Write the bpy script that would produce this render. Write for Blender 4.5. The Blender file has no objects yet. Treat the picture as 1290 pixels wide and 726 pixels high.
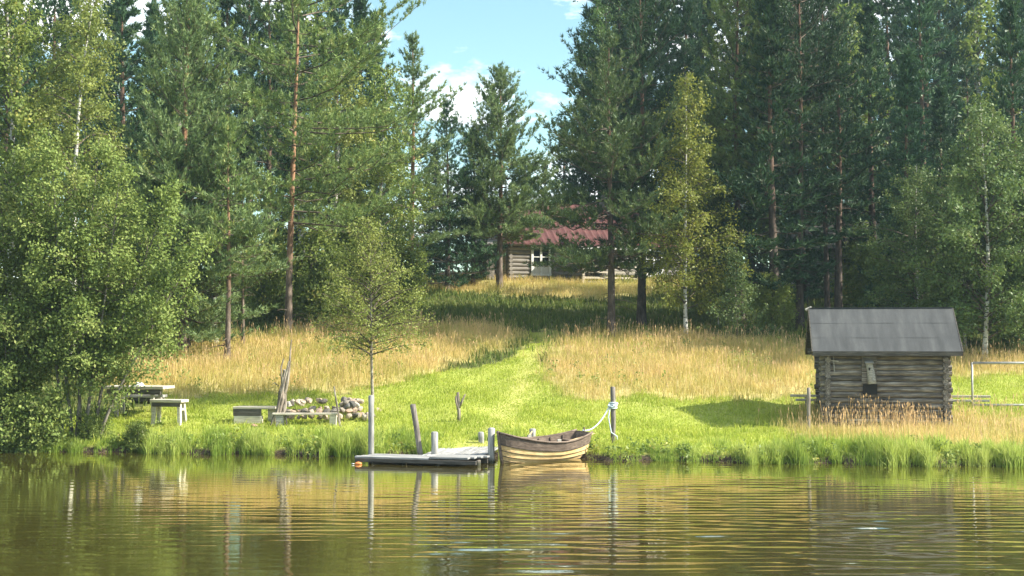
import bpy, math, random
import numpy as np
from mathutils import Vector, Matrix, Euler

# ------------------------------------------------------------------ camera, sun, sky, exposure
SC = bpy.context.scene
COL = SC.collection
R = math.radians
F = 1700.0 / 1290.0            # focal length in picture widths
CAM_H = 3.0
PITCH = math.atan(67 / 1700.0)

cam_data = bpy.data.cameras.new("camera")
cam = bpy.data.objects.new("camera", cam_data)
COL.objects.link(cam)
cam_data.sensor_width = 36.0
cam_data.lens = 36.0 * F
cam_data.clip_end = 3000.0
cam.location = (0, 0, CAM_H)
cam.rotation_euler = (math.pi / 2 + PITCH, 0, 0)
SC.camera = cam

SUN_AZ = R(99.0)              # clockwise from the view axis
SUN_EL = R(37.5)
to_sun = Vector((math.sin(SUN_AZ) * math.cos(SUN_EL), math.cos(SUN_AZ) * math.cos(SUN_EL), math.sin(SUN_EL)))
sd = bpy.data.lights.new("sun", 'SUN')
sd.energy = 5.0
sd.angle = R(0.5)
sd.color = (1.0, 0.94, 0.80)
sun = bpy.data.objects.new("sun", sd)
COL.objects.link(sun)
sun.rotation_euler = (-to_sun).to_track_quat('-Z', 'Y').to_euler()
sun.location = (60, -30, 60)

SC.view_settings.view_transform = 'Standard'
SC.view_settings.look = 'None'
SC.view_settings.gamma = 1.0
SC.view_settings.exposure = 1.25
SC.view_settings.use_curve_mapping = False
SC.cycles.max_bounces = 8
SC.cycles.diffuse_bounces = 3
SC.cycles.glossy_bounces = 3
SC.cycles.transmission_bounces = 4
SC.cycles.volume_bounces = 0
SC.cycles.transparent_max_bounces = 6
SC.cycles.caustics_reflective = False
SC.cycles.caustics_refractive = False


class NT:
    """small helper to write node trees"""
    def __init__(self, tree):
        self.t = tree
        self.n = tree.nodes
        self.l = tree.links

    def node(self, kind, ins=None, **props):
        nd = self.n.new(kind)
        for k, v in props.items():
            setattr(nd, k, v)
        for k, v in (ins or {}).items():
            s = nd.inputs[k]
            if isinstance(v, bpy.types.NodeSocket):
                self.l.new(v, s)
            else:
                s.default_value = v
        return nd

    def math(self, op, a, b=0.0, c=0.0, clamp=False):
        return self.node('ShaderNodeMath', {0: a, 1: b, 2: c}, operation=op, use_clamp=clamp).outputs[0]

    def mix(self, f, a, b, blend='MIX'):
        nd = self.n.new('ShaderNodeMix')
        nd.data_type = 'RGBA'
        nd.blend_type = blend
        for idx, v in ((0, f), (6, a), (7, b)):
            s = nd.inputs[idx]
            if isinstance(v, bpy.types.NodeSocket):
                self.l.new(v, s)
            else:
                s.default_value = v if idx == 0 else (tuple(v) + (1,))[:4]
        return nd.outputs[2]

    def ramp(self, f, stops):
        nd = self.n.new('ShaderNodeValToRGB')
        cr = nd.color_ramp
        while len(cr.elements) < len(stops):
            cr.elements.new(0.5)
        for e, (p, c) in zip(cr.elements, stops):
            e.position = p
            e.color = (c, c, c, 1) if isinstance(c, (int, float)) else tuple(c) + (1,)
        self.l.new(f, nd.inputs[0])
        return nd.outputs[0]

    def noise(self, vec, scale, detail=4, rough=0.55, dist=0.0):
        nd = self.node('ShaderNodeTexNoise', {'Scale': scale, 'Detail': detail, 'Roughness': rough, 'Distortion': dist})
        if vec is not None:
            self.l.new(vec, nd.inputs['Vector'])
        return nd.outputs['Fac']

    def mapping(self, vec, scale=(1, 1, 1), loc=(0, 0, 0), rot=(0, 0, 0)):
        nd = self.node('ShaderNodeMapping', {'Scale': scale, 'Location': loc, 'Rotation': rot})
        self.l.new(vec, nd.inputs['Vector'])
        return nd.outputs[0]


world = bpy.data.worlds.new("World")
SC.world = world
world.use_nodes = True
wt = NT(world.node_tree)
wt.n.clear()
sky = wt.node('ShaderNodeTexSky', sky_type='NISHITA', sun_disc=False, sun_elevation=SUN_EL,
              sun_rotation=SUN_AZ, air_density=1.0, dust_density=0.25, ozone_density=0.35, altitude=200)
wco = wt.node('ShaderNodeTexCoord').outputs['Generated']
# broken fair-weather cumulus all over the sky
wv = wt.mapping(wco, scale=(1.0, 1.0, 2.2), loc=(8.87, 0.4, 0.7))
cl = wt.noise(wv, 5.2, 7, 0.58, 0.15)
cf = wt.ramp(cl, [(0.505, 0.0), (0.61, 1.0)])
wsky = wt.mix(1.0, sky.outputs[0], (0.97, 1.15, 1.0), 'MULTIPLY')      # the cyan cast of this sky
wcol = wt.mix(cf, wsky, (10.5, 10.6, 10.5))
bg = wt.node('ShaderNodeBackground', {'Strength': 0.098})
wt.l.new(wcol, bg.inputs['Color'])
wo = wt.node('ShaderNodeOutputWorld')
wt.l.new(bg.outputs[0], wo.inputs['Surface'])

# ------------------------------------------------------------------ coordinates


def at(px, py, Y):
    """point at forward distance Y that stands on the view ray of a photograph pixel (1290 wide)"""
    a = (px - 645) / 1700.0
    b = (363 - py) / 1700.0
    yf = math.cos(PITCH) - b * math.sin(PITCH)
    zu = math.sin(PITCH) + b * math.cos(PITCH)
    return Vector((a / yf * Y, Y, CAM_H + zu / yf * Y))


def xat(px, Y):
    return at(px, 430, Y).x


def wob(x, y, s=1.0, o=0.0):
    return (np.sin(x * 0.9 * s + o) * np.cos(y * 1.1 * s + 1.3 + o) + 0.6 * np.sin(x * 2.3 * s + y * 1.7 * s + o * 2)
            + 0.35 * np.sin(x * 4.9 * s - y * 3.7 * s + 0.7))


def shore_y(x):
    x = np.asarray(x, dtype=float)
    xc = np.clip(x, -40, 30)
    s = 34.5 - 0.185 * xc
    s = s + 0.18 * np.sin(x * 1.7 + 0.5) + 0.15 * np.sin(x * 4.1 + 0.8 * np.sin(x * 0.9)) + 0.10 * np.sin(x * 9.3 + 1) + 0.06 * np.sin(x * 17.0)
    s = s + 0.85 * np.exp(-((x - 0.9) / 1.0) ** 2) + 0.5 * np.exp(-((x + 0.9) / 0.9) ** 2)
    return s


PT = np.array([-200, -40, -6, -1.0, -0.1, 0.0, 0.35, 1.0, 3, 5.5, 8, 10.5, 15.5, 20.5, 25.5, 30.5, 35.5, 38, 46, 56, 80, 120, 400])
PZ = np.array([-3.0, -3.0, -2.0, -0.55, -0.1, -0.02, 0.15, 0.26, 0.46, 0.75, 1.16, 1.75, 2.75, 3.55, 4.4, 5.25, 6.12, 6.35, 6.7, 7.0, 7.6, 9.0, 14.0])


def H(x, y):
    x = np.asarray(x, dtype=float)
    y = np.asarray(y, dtype=float)
    ts = y - shore_y(x)
    tl = y - 34.5
    w = np.clip(ts / 6.0, 0, 1)
    t = ts * (1 - w) + tl * w
    z = np.interp(t, PT, PZ)
    land = np.clip(ts / 1.5, 0, 1)
    z = z - 0.20 * np.exp(-((x - 8.0) / 4.5) ** 2) * np.exp(-((y - 39.3) / 2.8) ** 2)
    return z + land * (0.035 * wob(x, y, 1.0) + 0.05 * wob(x * 0.35, y * 0.35, 1.0, 2.0))


def hz(x, y):
    return float(H(np.array([x]), np.array([y]))[0])


def ground_hit(px, py):
    a, b = at(px, py, 30.0), at(px, py, 31.0)
    d = b - a
    prev = None
    for i in range(0, 900):
        Y = 30.0 + i * 0.1
        p = a + d * (Y - 30.0)
        if p.z <= hz(p.x, p.y):
            return (p.x, p.y)
    p = a + d * 45
    return (p.x, p.y)


def poly_world(pts):
    return np.array([ground_hit(*p) for p in pts])


def in_poly(x, y, P):
    inside = np.zeros(x.shape, bool)
    n = len(P)
    j = n - 1
    for i in range(n):
        xi, yi = P[i]
        xj, yj = P[j]
        c = ((yi > y) != (yj > y)) & (x < (xj - xi) * (y - yi) / ((yj - yi) + 1e-12) + xi)
        inside ^= c
        j = i
    return inside


# zones of tall dry grass, outlined where they lie on the ground
DRY = [poly_world(p) for p in (
    [(120, 478), (160, 455), (235, 440), (330, 428), (420, 412), (520, 408), (600, 413), (660, 424), (640, 440), (585, 455),
     (535, 470), (490, 485), (430, 494), (330, 497), (240, 500), (150, 500)],
    [(694, 442), (712, 426), (860, 425), (1020, 436), (1030, 500), (900, 503), (760, 503), (706, 497), (690, 468)],
    [(1012, 512), (996, 540), (1010, 556), (1110, 562), (1290, 566), (1430, 566), (1430, 526), (1290, 526), (1195, 526), (1100, 524)],
    [(1190, 450), (1430, 450), (1430, 476), (1190, 476)],
    [(520, 354), (770, 356), (880, 358), (880, 364), (765, 380), (640, 374), (520, 366)],
)]
PATHZ = poly_world([(520, 560), (1000, 560), (1005, 508), (700, 503), (684, 470), (700, 430), (705, 418), (664, 418), (672, 430), (655, 446), (610, 462), (560, 478), (440, 500), (230, 506), (170, 515), (160, 560)])


def edge_jit(x, y):
    return 0.28 * wob(x, y, 2.0, 0.4), 0.28 * wob(y, x, 2.2, 1.9)


def is_dry(x, y):
    jx, jy = edge_jit(x, y)
    m = np.zeros(x.shape, bool)
    for P in DRY:
        m |= in_poly(x + jx, y + jy, P)
    return m


def is_lawn(x, y):
    jx, jy = edge_jit(x + 3, y)
    low = (y + jy < 46.5) & (x + jx > -11.5) & (y > shore_y(x))
    return (low | in_poly(x + jx, y + jy, PATHZ)) & ~is_dry(x, y)


TRAIL = poly_world([(604, 562), (622, 540), (640, 515), (654, 490), (664, 466), (676, 444), (686, 428), (690, 412)])


def trail_dist(x, y):
    d = np.full(np.shape(x), 99.0)
    for (ax_, ay_), (bx2, by2) in zip(TRAIL[:-1], TRAIL[1:]):
        vx, vy = bx2 - ax_, by2 - ay_
        u = np.clip(((x - ax_) * vx + (y - ay_) * vy) / (vx * vx + vy * vy), 0, 1)
        d = np.minimum(d, np.hypot(x - ax_ - u * vx, y - ay_ - u * vy))
    return d + 0.10 * wob(x, y, 2.5, 0.2)


# ------------------------------------------------------------------ mesh helpers


def mesh_np(name, V, Fa, mat=None, smooth=False, fattr=None, pattr=None):
    """mesh from arrays: V (n,3), Fa (m,k) with one polygon size"""
    V = np.asarray(V, dtype=np.float32)
    Fa = np.asarray(Fa, dtype=np.int32)
    me = bpy.data.meshes.new(name)
    m, k = Fa.shape
    me.vertices.add(len(V))
    me.vertices.foreach_set('co', V.ravel())
    me.loops.add(m * k)
    me.loops.foreach_set('vertex_index', Fa.ravel())
    me.polygons.add(m)
    me.polygons.foreach_set('loop_start', np.arange(0, m * k, k, dtype=np.int32))
    me.polygons.foreach_set('loop_total', np.full(m, k, dtype=np.int32))
    me.polygons.foreach_set('use_smooth', np.full(m, bool(smooth)))
    for nm, arr in (fattr or {}).items():
        a = me.attributes.new(nm, 'FLOAT', 'FACE')
        a.data.foreach_set('value', np.asarray(arr, dtype=np.float32))
    for nm, arr in (pattr or {}).items():
        a = me.attributes.new(nm, 'FLOAT', 'POINT')
        a.data.foreach_set('value', np.asarray(arr, dtype=np.float32))
    me.update(calc_edges=True)
    if mat:
        me.materials.append(mat)
    return me


def link(name, me, parent=None, loc=None, rot=None):
    o = bpy.data.objects.new(name, me)
    COL.objects.link(o)
    if parent:
        o.parent = parent
    if loc is not None:
        o.location = loc
    if rot is not None:
        o.rotation_euler = rot
    return o


def tag(o, label=None, cat=None, group=None, kind=None):
    if label:
        o['label'] = label
    if cat:
        o['category'] = cat
    if group:
        o['group'] = group
    if kind:
        o['kind'] = kind
    return o


def thing(name, label, cat, loc=(0, 0, 0), rotz=0.0, group=None):
    o = bpy.data.objects.new(name, None)
    COL.objects.link(o)
    o.empty_display_size = 0.2
    o.location = loc
    o.rotation_euler = (0, 0, rotz)
    return tag(o, label, cat, group)


def copy_tree(o, parent=None):
    c = o.copy()
    COL.objects.link(c)
    if parent:
        c.parent = parent
    for ch in list(KIDS.get(o.name, [])):
        d = copy_tree(ch, c)
        KIDS.setdefault(c.name, []).append(d)
    return c


KIDS = {}


def kid(o, parent):
    KIDS.setdefault(parent.name, []).append(o)
    return o


class MB:
    """collects boxes, tubes and free faces; build() links them as one mesh object"""
    def __init__(self):
        self.v = []
        self.f = []

    def add(self, V, Fs, M=None):
        b = len(self.v)
        for p in V:
            p = Vector(p)
            if M is not None:
                p = M @ p
            self.v.append(tuple(p))
        for f in Fs:
            self.f.append(tuple(i + b for i in f))
        return self

    def box(self, c, s, rot=(0, 0, 0), bev=0.0, M=None, jit=0.0, rng=None):
        x, y, z = s[0] / 2, s[1] / 2, s[2] / 2
        m = Matrix.Translation(Vector(c)) @ Euler(rot).to_matrix().to_4x4()
        if M is not None:
            m = M @ m
        b = min(bev, x * 0.6, y * 0.6, z * 0.6)

        def J():
            return (rng.uniform(-jit, jit) if rng and jit else 0.0)
        if b <= 0:
            V = [(sx * x + J(), sy * y + J(), sz * z + J()) for sx in (-1, 1) for sy in (-1, 1) for sz in (-1, 1)]
            Fs = [(0, 1, 3, 2), (4, 6, 7, 5), (0, 4, 5, 1), (2, 3, 7, 6), (0, 2, 6, 4), (1, 5, 7, 3)]
            return self.add(V, Fs, m)
        V = []
        idx = {}
        for sx in (-1, 1):
            for sy in (-1, 1):
                for sz in (-1, 1):
                    j = (J(), J(), J())
                    for ax in range(3):
                        p = [sx * (x - b), sy * (y - b), sz * (z - b)]
                        p[ax] = (sx * x, sy * y, sz * z)[ax]
                        idx[(sx, sy, sz, ax)] = len(V)
                        V.append((p[0] + j[0], p[1] + j[1], p[2] + j[2]))
        Fs = []
        for ax in range(3):
            u, w = [a for a in range(3) if a != ax]
            for s0 in (-1, 1):
                quad = []
                for (su, sw) in ((-1, -1), (1, -1), (1, 1), (-1, 1)):
                    k = [0, 0, 0]
                    k[ax], k[u], k[w] = s0, su, sw
                    quad.append(idx[(k[0], k[1], k[2], ax)])
                Fs.append(tuple(quad))
        for ax in range(3):                       # edges along axis ax
            u, w = [a for a in range(3) if a != ax]
            for su in (-1, 1):
                for sw in (-1, 1):
                    k1 = [0, 0, 0]
                    k1[ax], k1[u], k1[w] = -1, su, sw
                    k2 = list(k1)
                    k2[ax] = 1
                    Fs.append((idx[(*k1, u)], idx[(*k2, u)], idx[(*k2, w)], idx[(*k1, w)]))
        for sx in (-1, 1):
            for sy in (-1, 1):
                for sz in (-1, 1):
                    Fs.append((idx[(sx, sy, sz, 0)], idx[(sx, sy, sz, 1)], idx[(sx, sy, sz, 2)]))
        return self.add(V, Fs, m)

    def tube(self, pts, rad, n=8, caps=True, M=None, squash=1.0, rng=None, jit=0.0):
        V, Q = tube_np(pts, rad, n, squash)
        if rng and jit:
            V = V + np.array([[rng.uniform(-jit, jit) for _ in range(3)] for _ in range(len(V))])
        Fs = [tuple(int(i) for i in q) for q in Q]
        if caps:
            k = len(pts)
            Fs.append(tuple(range(n - 1, -1, -1)))
            Fs.append(tuple((k - 1) * n + i for i in range(n)))
        return self.add(V.tolist(), Fs, M)

    def mesh(self, name, mat, smooth=False):
        me = bpy.data.meshes.new(name)
        me.from_pydata(self.v, [], self.f)
        me.update()
        import bmesh
        bm = bmesh.new()
        bm.from_mesh(me)
        bmesh.ops.recalc_face_normals(bm, faces=bm.faces)
        bm.to_mesh(me)
        bm.free()
        if smooth:
            me.polygons.foreach_set('use_smooth', np.ones(len(me.polygons), bool))
        me.materials.append(mat)
        return me

    def build(self, name, mat, parent=None, smooth=False, loc=None, rot=None):
        o = link(name, self.mesh(name, mat, smooth), parent, loc, rot)
        if parent:
            kid(o, parent)
        return o


def tube_np(pts, rad, n=6, squash=1.0):
    P = np.asarray(pts, dtype=float)
    k = len(P)
    rad = np.broadcast_to(np.asarray(rad, dtype=float), (k,))
    T = np.gradient(P, axis=0)
    T /= np.linalg.norm(T, axis=1)[:, None] + 1e-9
    ref = np.array([0, 0, 1.0]) if abs(T[:, 2]).mean() < 0.8 else np.array([1.0, 0, 0])
    A = np.cross(T, ref)
    A /= np.linalg.norm(A, axis=1)[:, None] + 1e-9
    B = np.cross(T, A)
    ang = np.arange(n) * 2 * math.pi / n
    V = (P[:, None, :] + rad[:, None, None] * (np.cos(ang)[None, :, None] * A[:, None, :] + squash * np.sin(ang)[None, :, None] * B[:, None, :]))
    V = V.reshape(-1, 3)
    i = np.arange(k - 1)[:, None] * n
    j = np.arange(n)[None, :]
    jn = (j + 1) % n
    Q = np.stack([i + j, i + jn, i + n + jn, i + n + j], axis=-1).reshape(-1, 4)
    return V, Q


class Tubes:
    """many tubes joined into one array mesh"""
    def __init__(self):
        self.V, self.Q, self.n = [], [], 0

    def add(self, pts, rad, n=5):
        V, Q = tube_np(pts, rad, n)
        self.V.append(V)
        self.Q.append(Q + self.n)
        self.n += len(V)

    def mesh(self, name, mat):
        return mesh_np(name, np.concatenate(self.V), np.concatenate(self.Q), mat, True)


# ------------------------------------------------------------------ materials
MATS = {}


def principled(name):
    m = bpy.data.materials.new(name)
    m.use_nodes = True
    t = NT(m.node_tree)
    t.n.clear()
    out = t.node('ShaderNodeOutputMaterial')
    p = t.node('ShaderNodeBsdfPrincipled')
    t.l.new(p.outputs[0], out.inputs['Surface'])
    MATS[name] = m
    return m, t, p, out


def set_in(t, p, key, v):
    if isinstance(v, bpy.types.NodeSocket):
        t.l.new(v, p.inputs[key])
    else:
        p.inputs[key].default_value = v if not isinstance(v, tuple) or len(v) == 4 else v + (1,)


def bump(t, p, h, strength, dist=0.02):
    b = t.node('ShaderNodeBump', {'Strength': strength, 'Distance': dist, 'Height': h})
    t.l.new(b.outputs[0], p.inputs['Normal'])


def wood(name, dark, mid, light, grain=(1.2, 16, 16), rough=0.8, var=0.35, bumps=0.5, wet=False):
    m, t, p, o = principled(name)
    co = t.node('ShaderNodeTexCoord').outputs['Object']
    oi = t.node('ShaderNodeObjectInfo').outputs['Random']
    off = t.node('ShaderNodeCombineXYZ', {0: t.math('MULTIPLY', oi, 37.0), 1: t.math('MULTIPLY', oi, 11.0), 2: 0.0}).outputs[0]
    v = t.node('ShaderNodeVectorMath', {0: co, 1: off}, operation='ADD').outputs[0]
    g = t.noise(t.mapping(v, scale=grain), 2.2, 6, 0.62)
    blot = t.noise(v, 1.7, 3, 0.5)
    f = t.math('ADD', t.math('MULTIPLY', g, 0.72), t.math('MULTIPLY', blot, 0.28))
    c = t.ramp(f, [(0.33, dark), (0.5, mid), (0.66, light)])
    k = t.math('ADD', 1.0 - var / 2, t.math('MULTIPLY', oi, var))
    kc = t.node('ShaderNodeCombineColor', {0: k, 1: k, 2: k}).outputs[0]
    c = t.mix(1.0, c, kc, 'MULTIPLY')
    if wet:                                    # algae and damp just above the water
        gz = t.node('ShaderNodeSeparateXYZ', {0: t.node('ShaderNodeNewGeometry').outputs['Position']}).outputs[2]
        wz = t.ramp(t.math('ADD', gz, t.math('MULTIPLY', g, 0.10)), [(0.10, 1.0), (0.20, 0.0)])
        c = t.mix(wz, c, (0.035, 0.036, 0.022))
    set_in(t, p, 'Base Color', c)
    set_in(t, p, 'Roughness', rough)
    set_in(t, p, 'Specular IOR Level', 0.25)
    bump(t, p, g, bumps, 0.012)
    return m


wood('grey_wood', (0.13, 0.12, 0.105), (0.33, 0.31, 0.28), (0.52, 0.50, 0.46))
wood('dock_wood', (0.15, 0.14, 0.135), (0.32, 0.315, 0.31), (0.48, 0.475, 0.47))
wood('pale_wood', (0.28, 0.24, 0.19), (0.50, 0.45, 0.37), (0.66, 0.61, 0.52))
wood('shed_log', (0.036, 0.031, 0.027), (0.145, 0.126, 0.108), (0.37, 0.335, 0.295), grain=(1.0, 14, 14), var=0.5)
wood('shed_log_end', (0.10, 0.092, 0.082), (0.24, 0.225, 0.20), (0.44, 0.41, 0.37), grain=(9, 9, 9), var=0.4)
wood('dark_wood', (0.035, 0.03, 0.026), (0.085, 0.075, 0.065), (0.16, 0.145, 0.13))
wood('house_log', (0.10, 0.088, 0.078), (0.26, 0.235, 0.21), (0.40, 0.37, 0.335), grain=(0.6, 8, 14))
wood('tarred_strake', (0.075, 0.053, 0.042), (0.155, 0.115, 0.090), (0.26, 0.195, 0.155), grain=(1.0, 10, 10), var=0.15)
wood('tan_strake', (0.50, 0.31, 0.13), (0.74, 0.50, 0.235), (0.84, 0.63, 0.34), grain=(1.0, 8, 8), var=0.2)
wood('oar_wood', (0.40, 0.27, 0.14), (0.56, 0.40, 0.22), (0.66, 0.50, 0.30), var=0.1)
wood('stake_wood', (0.055, 0.044, 0.036), (0.19, 0.155, 0.125), (0.46, 0.41, 0.34), grain=(9, 9, 0.9))
wood('post_wood', (0.11, 0.105, 0.10), (0.29, 0.28, 0.265), (0.47, 0.455, 0.43), grain=(12, 12, 0.9), wet=True)
wood('dark_post_wood', (0.07, 0.06, 0.052), (0.18, 0.155, 0.135), (0.32, 0.28, 0.24), grain=(12, 12, 0.9), wet=True)

m, t, p, o = principled('roof_felt')
co = t.node('ShaderNodeTexCoord').outputs['Object']
a = t.noise(t.mapping(co, scale=(3.0, 0.5, 0.5)), 1.2, 5, 0.6)
b = t.noise(co, 60, 2, 0.5)
set_in(t, p, 'Base Color', t.ramp(t.math('ADD', t.math('MULTIPLY', a, 0.75), t.math('MULTIPLY', b, 0.25)), [(0.34, (0.032, 0.034, 0.035)), (0.50, (0.054, 0.056, 0.058)), (0.66, (0.086, 0.088, 0.086))]))
set_in(t, p, 'Roughness', 0.75)
bump(t, p, b, 0.5, 0.006)

m, t, p, o = principled('red_roof')
co = t.node('ShaderNodeTexCoord').outputs['Object']
a = t.noise(co, 2.0, 5, 0.6)
set_in(t, p, 'Base Color', t.ramp(a, [(0.35, (0.065, 0.020, 0.018)), (0.55, (0.10, 0.030, 0.027)), (0.7, (0.135, 0.052, 0.045))]))
set_in(t, p, 'Roughness', 0.6)

m, t, p, o = principled('white_paint')
co = t.node('ShaderNodeTexCoord').outputs['Object']
a = t.noise(co, 6.0, 4, 0.6)
set_in(t, p, 'Base Color', t.ramp(a, [(0.3, (0.62, 0.61, 0.58)), (0.6, (0.80, 0.80, 0.78))]))
set_in(t, p, 'Roughness', 0.55)

m, t, p, o = principled('window_glass')
set_in(t, p, 'Base Color', (0.02, 0.022, 0.025))
set_in(t, p, 'Roughness', 0.06)
set_in(t, p, 'IOR', 1.5)

m, t, p, o = principled('dark_void')
set_in(t, p, 'Base Color', (0.012, 0.011, 0.010))
set_in(t, p, 'Roughness', 0.9)

m, t, p, o = principled('curtain_cloth')
set_in(t, p, 'Base Color', (0.62, 0.60, 0.56))
set_in(t, p, 'Roughness', 0.9)

m, t, p, o = principled('rope_fibre')
co = t.node('ShaderNodeTexCoord').outputs['Object']
a = t.noise(co, 40.0, 2, 0.5)
set_in(t, p, 'Base Color', t.ramp(a, [(0.35, (0.42, 0.52, 0.58)), (0.65, (0.72, 0.78, 0.80))]))
set_in(t, p, 'Roughness', 0.7)

m, t, p, o = principled('float_plastic')
set_in(t, p, 'Base Color', (0.75, 0.25, 0.07))
set_in(t, p, 'Roughness', 0.45)

m, t, p, o = principled('enamel_white')
set_in(t, p, 'Base Color', (0.8, 0.79, 0.76))
set_in(t, p, 'Roughness', 0.3)

m, t, p, o = principled('galvanised_pipe')
co = t.node('ShaderNodeTexCoord').outputs['Object']
a = t.noise(co, 9.0, 4, 0.6)
set_in(t, p, 'Base Color', t.ramp(a, [(0.3, (0.28, 0.275, 0.27)), (0.7, (0.45, 0.445, 0.43))]))
set_in(t, p, 'Roughness', 0.5)
set_in(t, p, 'Metallic', 0.3)

m, t, p, o = principled('stone')
co = t.node('ShaderNodeTexCoord').outputs['Object']
oi = t.node('ShaderNodeObjectInfo').outputs['Random']
a = t.noise(co, 7.0, 6, 0.65)
b = t.noise(co, 40.0, 3, 0.6)
base = t.ramp(oi, [(0.0, (0.16, 0.15, 0.14)), (0.22, (0.50, 0.39, 0.28)), (0.42, (0.07, 0.066, 0.062)), (0.56, (0.52, 0.43, 0.34)), (0.78, (0.34, 0.20, 0.13)), (1.0, (0.52, 0.48, 0.42))])
dk = t.ramp(t.math('ADD', t.math('MULTIPLY', a, 0.7), t.math('MULTIPLY', b, 0.3)), [(0.32, 0.45), (0.55, 1.0), (0.7, 1.25)])
set_in(t, p, 'Base Color', t.mix(1.0, base, dk, 'MULTIPLY'))
set_in(t, p, 'Roughness', 0.85)
bump(t, p, a, 0.6, 0.03)


def bark(name, cols, vstretch=0.35, scale=6.0, upper=None, zr=(2.5, 6.0), marks=False):
    m, t, p, o = principled(name)
    co = t.node('ShaderNodeTexCoord').outputs['Object']
    a = t.noise(t.mapping(co, scale=(1, 1, vstretch)), scale, 6, 0.65)
    c = t.ramp(a, [(0.34, cols[0]), (0.5, cols[1]), (0.66, cols[2])])
    if upper:
        z = t.node('ShaderNodeSeparateXYZ', {0: co}).outputs[2]
        zz = t.math('ADD', z, t.math('MULTIPLY', a, 1.5))
        f = t.ramp(t.math('DIVIDE', t.math('SUBTRACT', zz, zr[0]), zr[1] - zr[0], clamp=True), [(0.0, 0.0), (1.0, 1.0)])
        c2 = t.ramp(a, [(0.34, upper[0]), (0.5, upper[1]), (0.66, upper[2])])
        c = t.mix(f, c, c2)
    if marks:
        b = t.noise(t.mapping(co, scale=(1.5, 1.5, 7)), 2.6, 3, 0.5)
        c = t.mix(t.ramp(b, [(0.57, 0.0), (0.64, 1.0)]), c, (0.03, 0.028, 0.025))
    set_in(t, p, 'Base Color', c)
    set_in(t, p, 'Roughness', 0.85)
    set_in(t, p, 'Specular IOR Level', 0.2)
    bump(t, p, a, 0.8, 0.03)
    return m


bark('pine_bark', [(0.05, 0.04, 0.033), (0.13, 0.10, 0.08), (0.24, 0.19, 0.155)],
     upper=[(0.15, 0.075, 0.042), (0.30, 0.165, 0.095), (0.43, 0.265, 0.17)])
bark('dark_pine_bark', [(0.035, 0.028, 0.024), (0.085, 0.066, 0.054), (0.15, 0.12, 0.10)],
     upper=[(0.07, 0.040, 0.028), (0.135, 0.080, 0.054), (0.21, 0.13, 0.088)], zr=(4, 9))
bark('birch_bark', [(0.30, 0.28, 0.25), (0.52, 0.50, 0.46), (0.66, 0.64, 0.60)], 1.0, 3.0, marks=True)
bark('twig_bark', [(0.06, 0.045, 0.034), (0.12, 0.095, 0.072), (0.20, 0.165, 0.13)])
bark('grey_bark', [(0.10, 0.085, 0.07), (0.20, 0.175, 0.145), (0.33, 0.295, 0.25)])


def foliage(name, stops, trans=(0.25, 0.36, 0.07), tfac=0.32, spec=0.25, rough=0.5, objvar=0.3):
    m = bpy.data.materials.new(name)
    m.use_nodes = True
    t = NT(m.node_tree)
    t.n.clear()
    out = t.node('ShaderNodeOutputMaterial')
    r = t.node('ShaderNodeAttribute', attribute_name='rnd').outputs['Fac']
    oi = t.node('ShaderNodeObjectInfo').outputs['Random']
    c = t.ramp(r, stops)
    k = t.math('ADD', 1.0 - objvar / 2, t.math('MULTIPLY', oi, objvar))
    kc = t.node('ShaderNodeCombineColor', {0: k, 1: k, 2: k}).outputs[0]
    c = t.mix(1.0, c, kc, 'MULTIPLY')
    p = t.node('ShaderNodeBsdfPrincipled', {'Base Color': c, 'Roughness': rough, 'Specular IOR Level': spec})
    tc = t.mix(0.5, c, trans)
    tr = t.node('ShaderNodeBsdfTranslucent', {'Color': tc})
    mx = t.node('ShaderNodeMixShader', {0: tfac, 1: p.outputs[0], 2: tr.outputs[0]})
    t.l.new(mx.outputs[0], out.inputs['Surface'])
    MATS[name] = m
    return m


foliage('birch_leaf', [(0.0, (0.104, 0.154, 0.034)), (0.45, (0.182, 0.237, 0.052)), (0.8, (0.249, 0.291, 0.069)), (1.0, (0.403, 0.322, 0.078))])
foliage('willow_leaf', [(0.0, (0.092, 0.138, 0.033)), (0.5, (0.166, 0.220, 0.055)), (0.85, (0.247, 0.292, 0.085)), (1.0, (0.347, 0.351, 0.133))], trans=(0.366, 0.438, 0.080), rough=0.6, spec=0.15, tfac=0.22)
foliage('yellow_leaf', [(0.0, (0.104, 0.138, 0.025)), (0.5, (0.176, 0.198, 0.036)), (1.0, (0.285, 0.266, 0.052))], trans=(0.399, 0.440, 0.076))
foliage('fine_leaf', [(0.0, (0.115, 0.150, 0.036)), (0.5, (0.190, 0.227, 0.054)), (1.0, (0.280, 0.290, 0.077))], trans=(0.420, 0.449, 0.099))
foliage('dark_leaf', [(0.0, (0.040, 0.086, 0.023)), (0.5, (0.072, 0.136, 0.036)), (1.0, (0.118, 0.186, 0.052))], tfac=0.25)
foliage('dusk_needle', [(0.0, (0.045, 0.082, 0.036)), (0.5, (0.090, 0.142, 0.056)), (1.0, (0.168, 0.210, 0.074))], trans=(0.157, 0.221, 0.059), tfac=0.2)  # darker needle variant, some of the shade put into its colour
foliage('soft_birch_leaf', [(0.0, (0.060, 0.105, 0.034)), (0.5, (0.110, 0.165, 0.052)), (1.0, (0.20, 0.235, 0.078))], trans=(0.22, 0.30, 0.08), tfac=0.25)  # darker copy of the birch leaves, with shade painted into the colour
foliage('pine_needle', [(0.0, (0.083, 0.140, 0.051)), (0.5, (0.172, 0.253, 0.080)), (0.85, (0.262, 0.327, 0.109)), (1.0, (0.373, 0.333, 0.109))], trans=(0.277, 0.353, 0.080), tfac=0.25)
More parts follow.
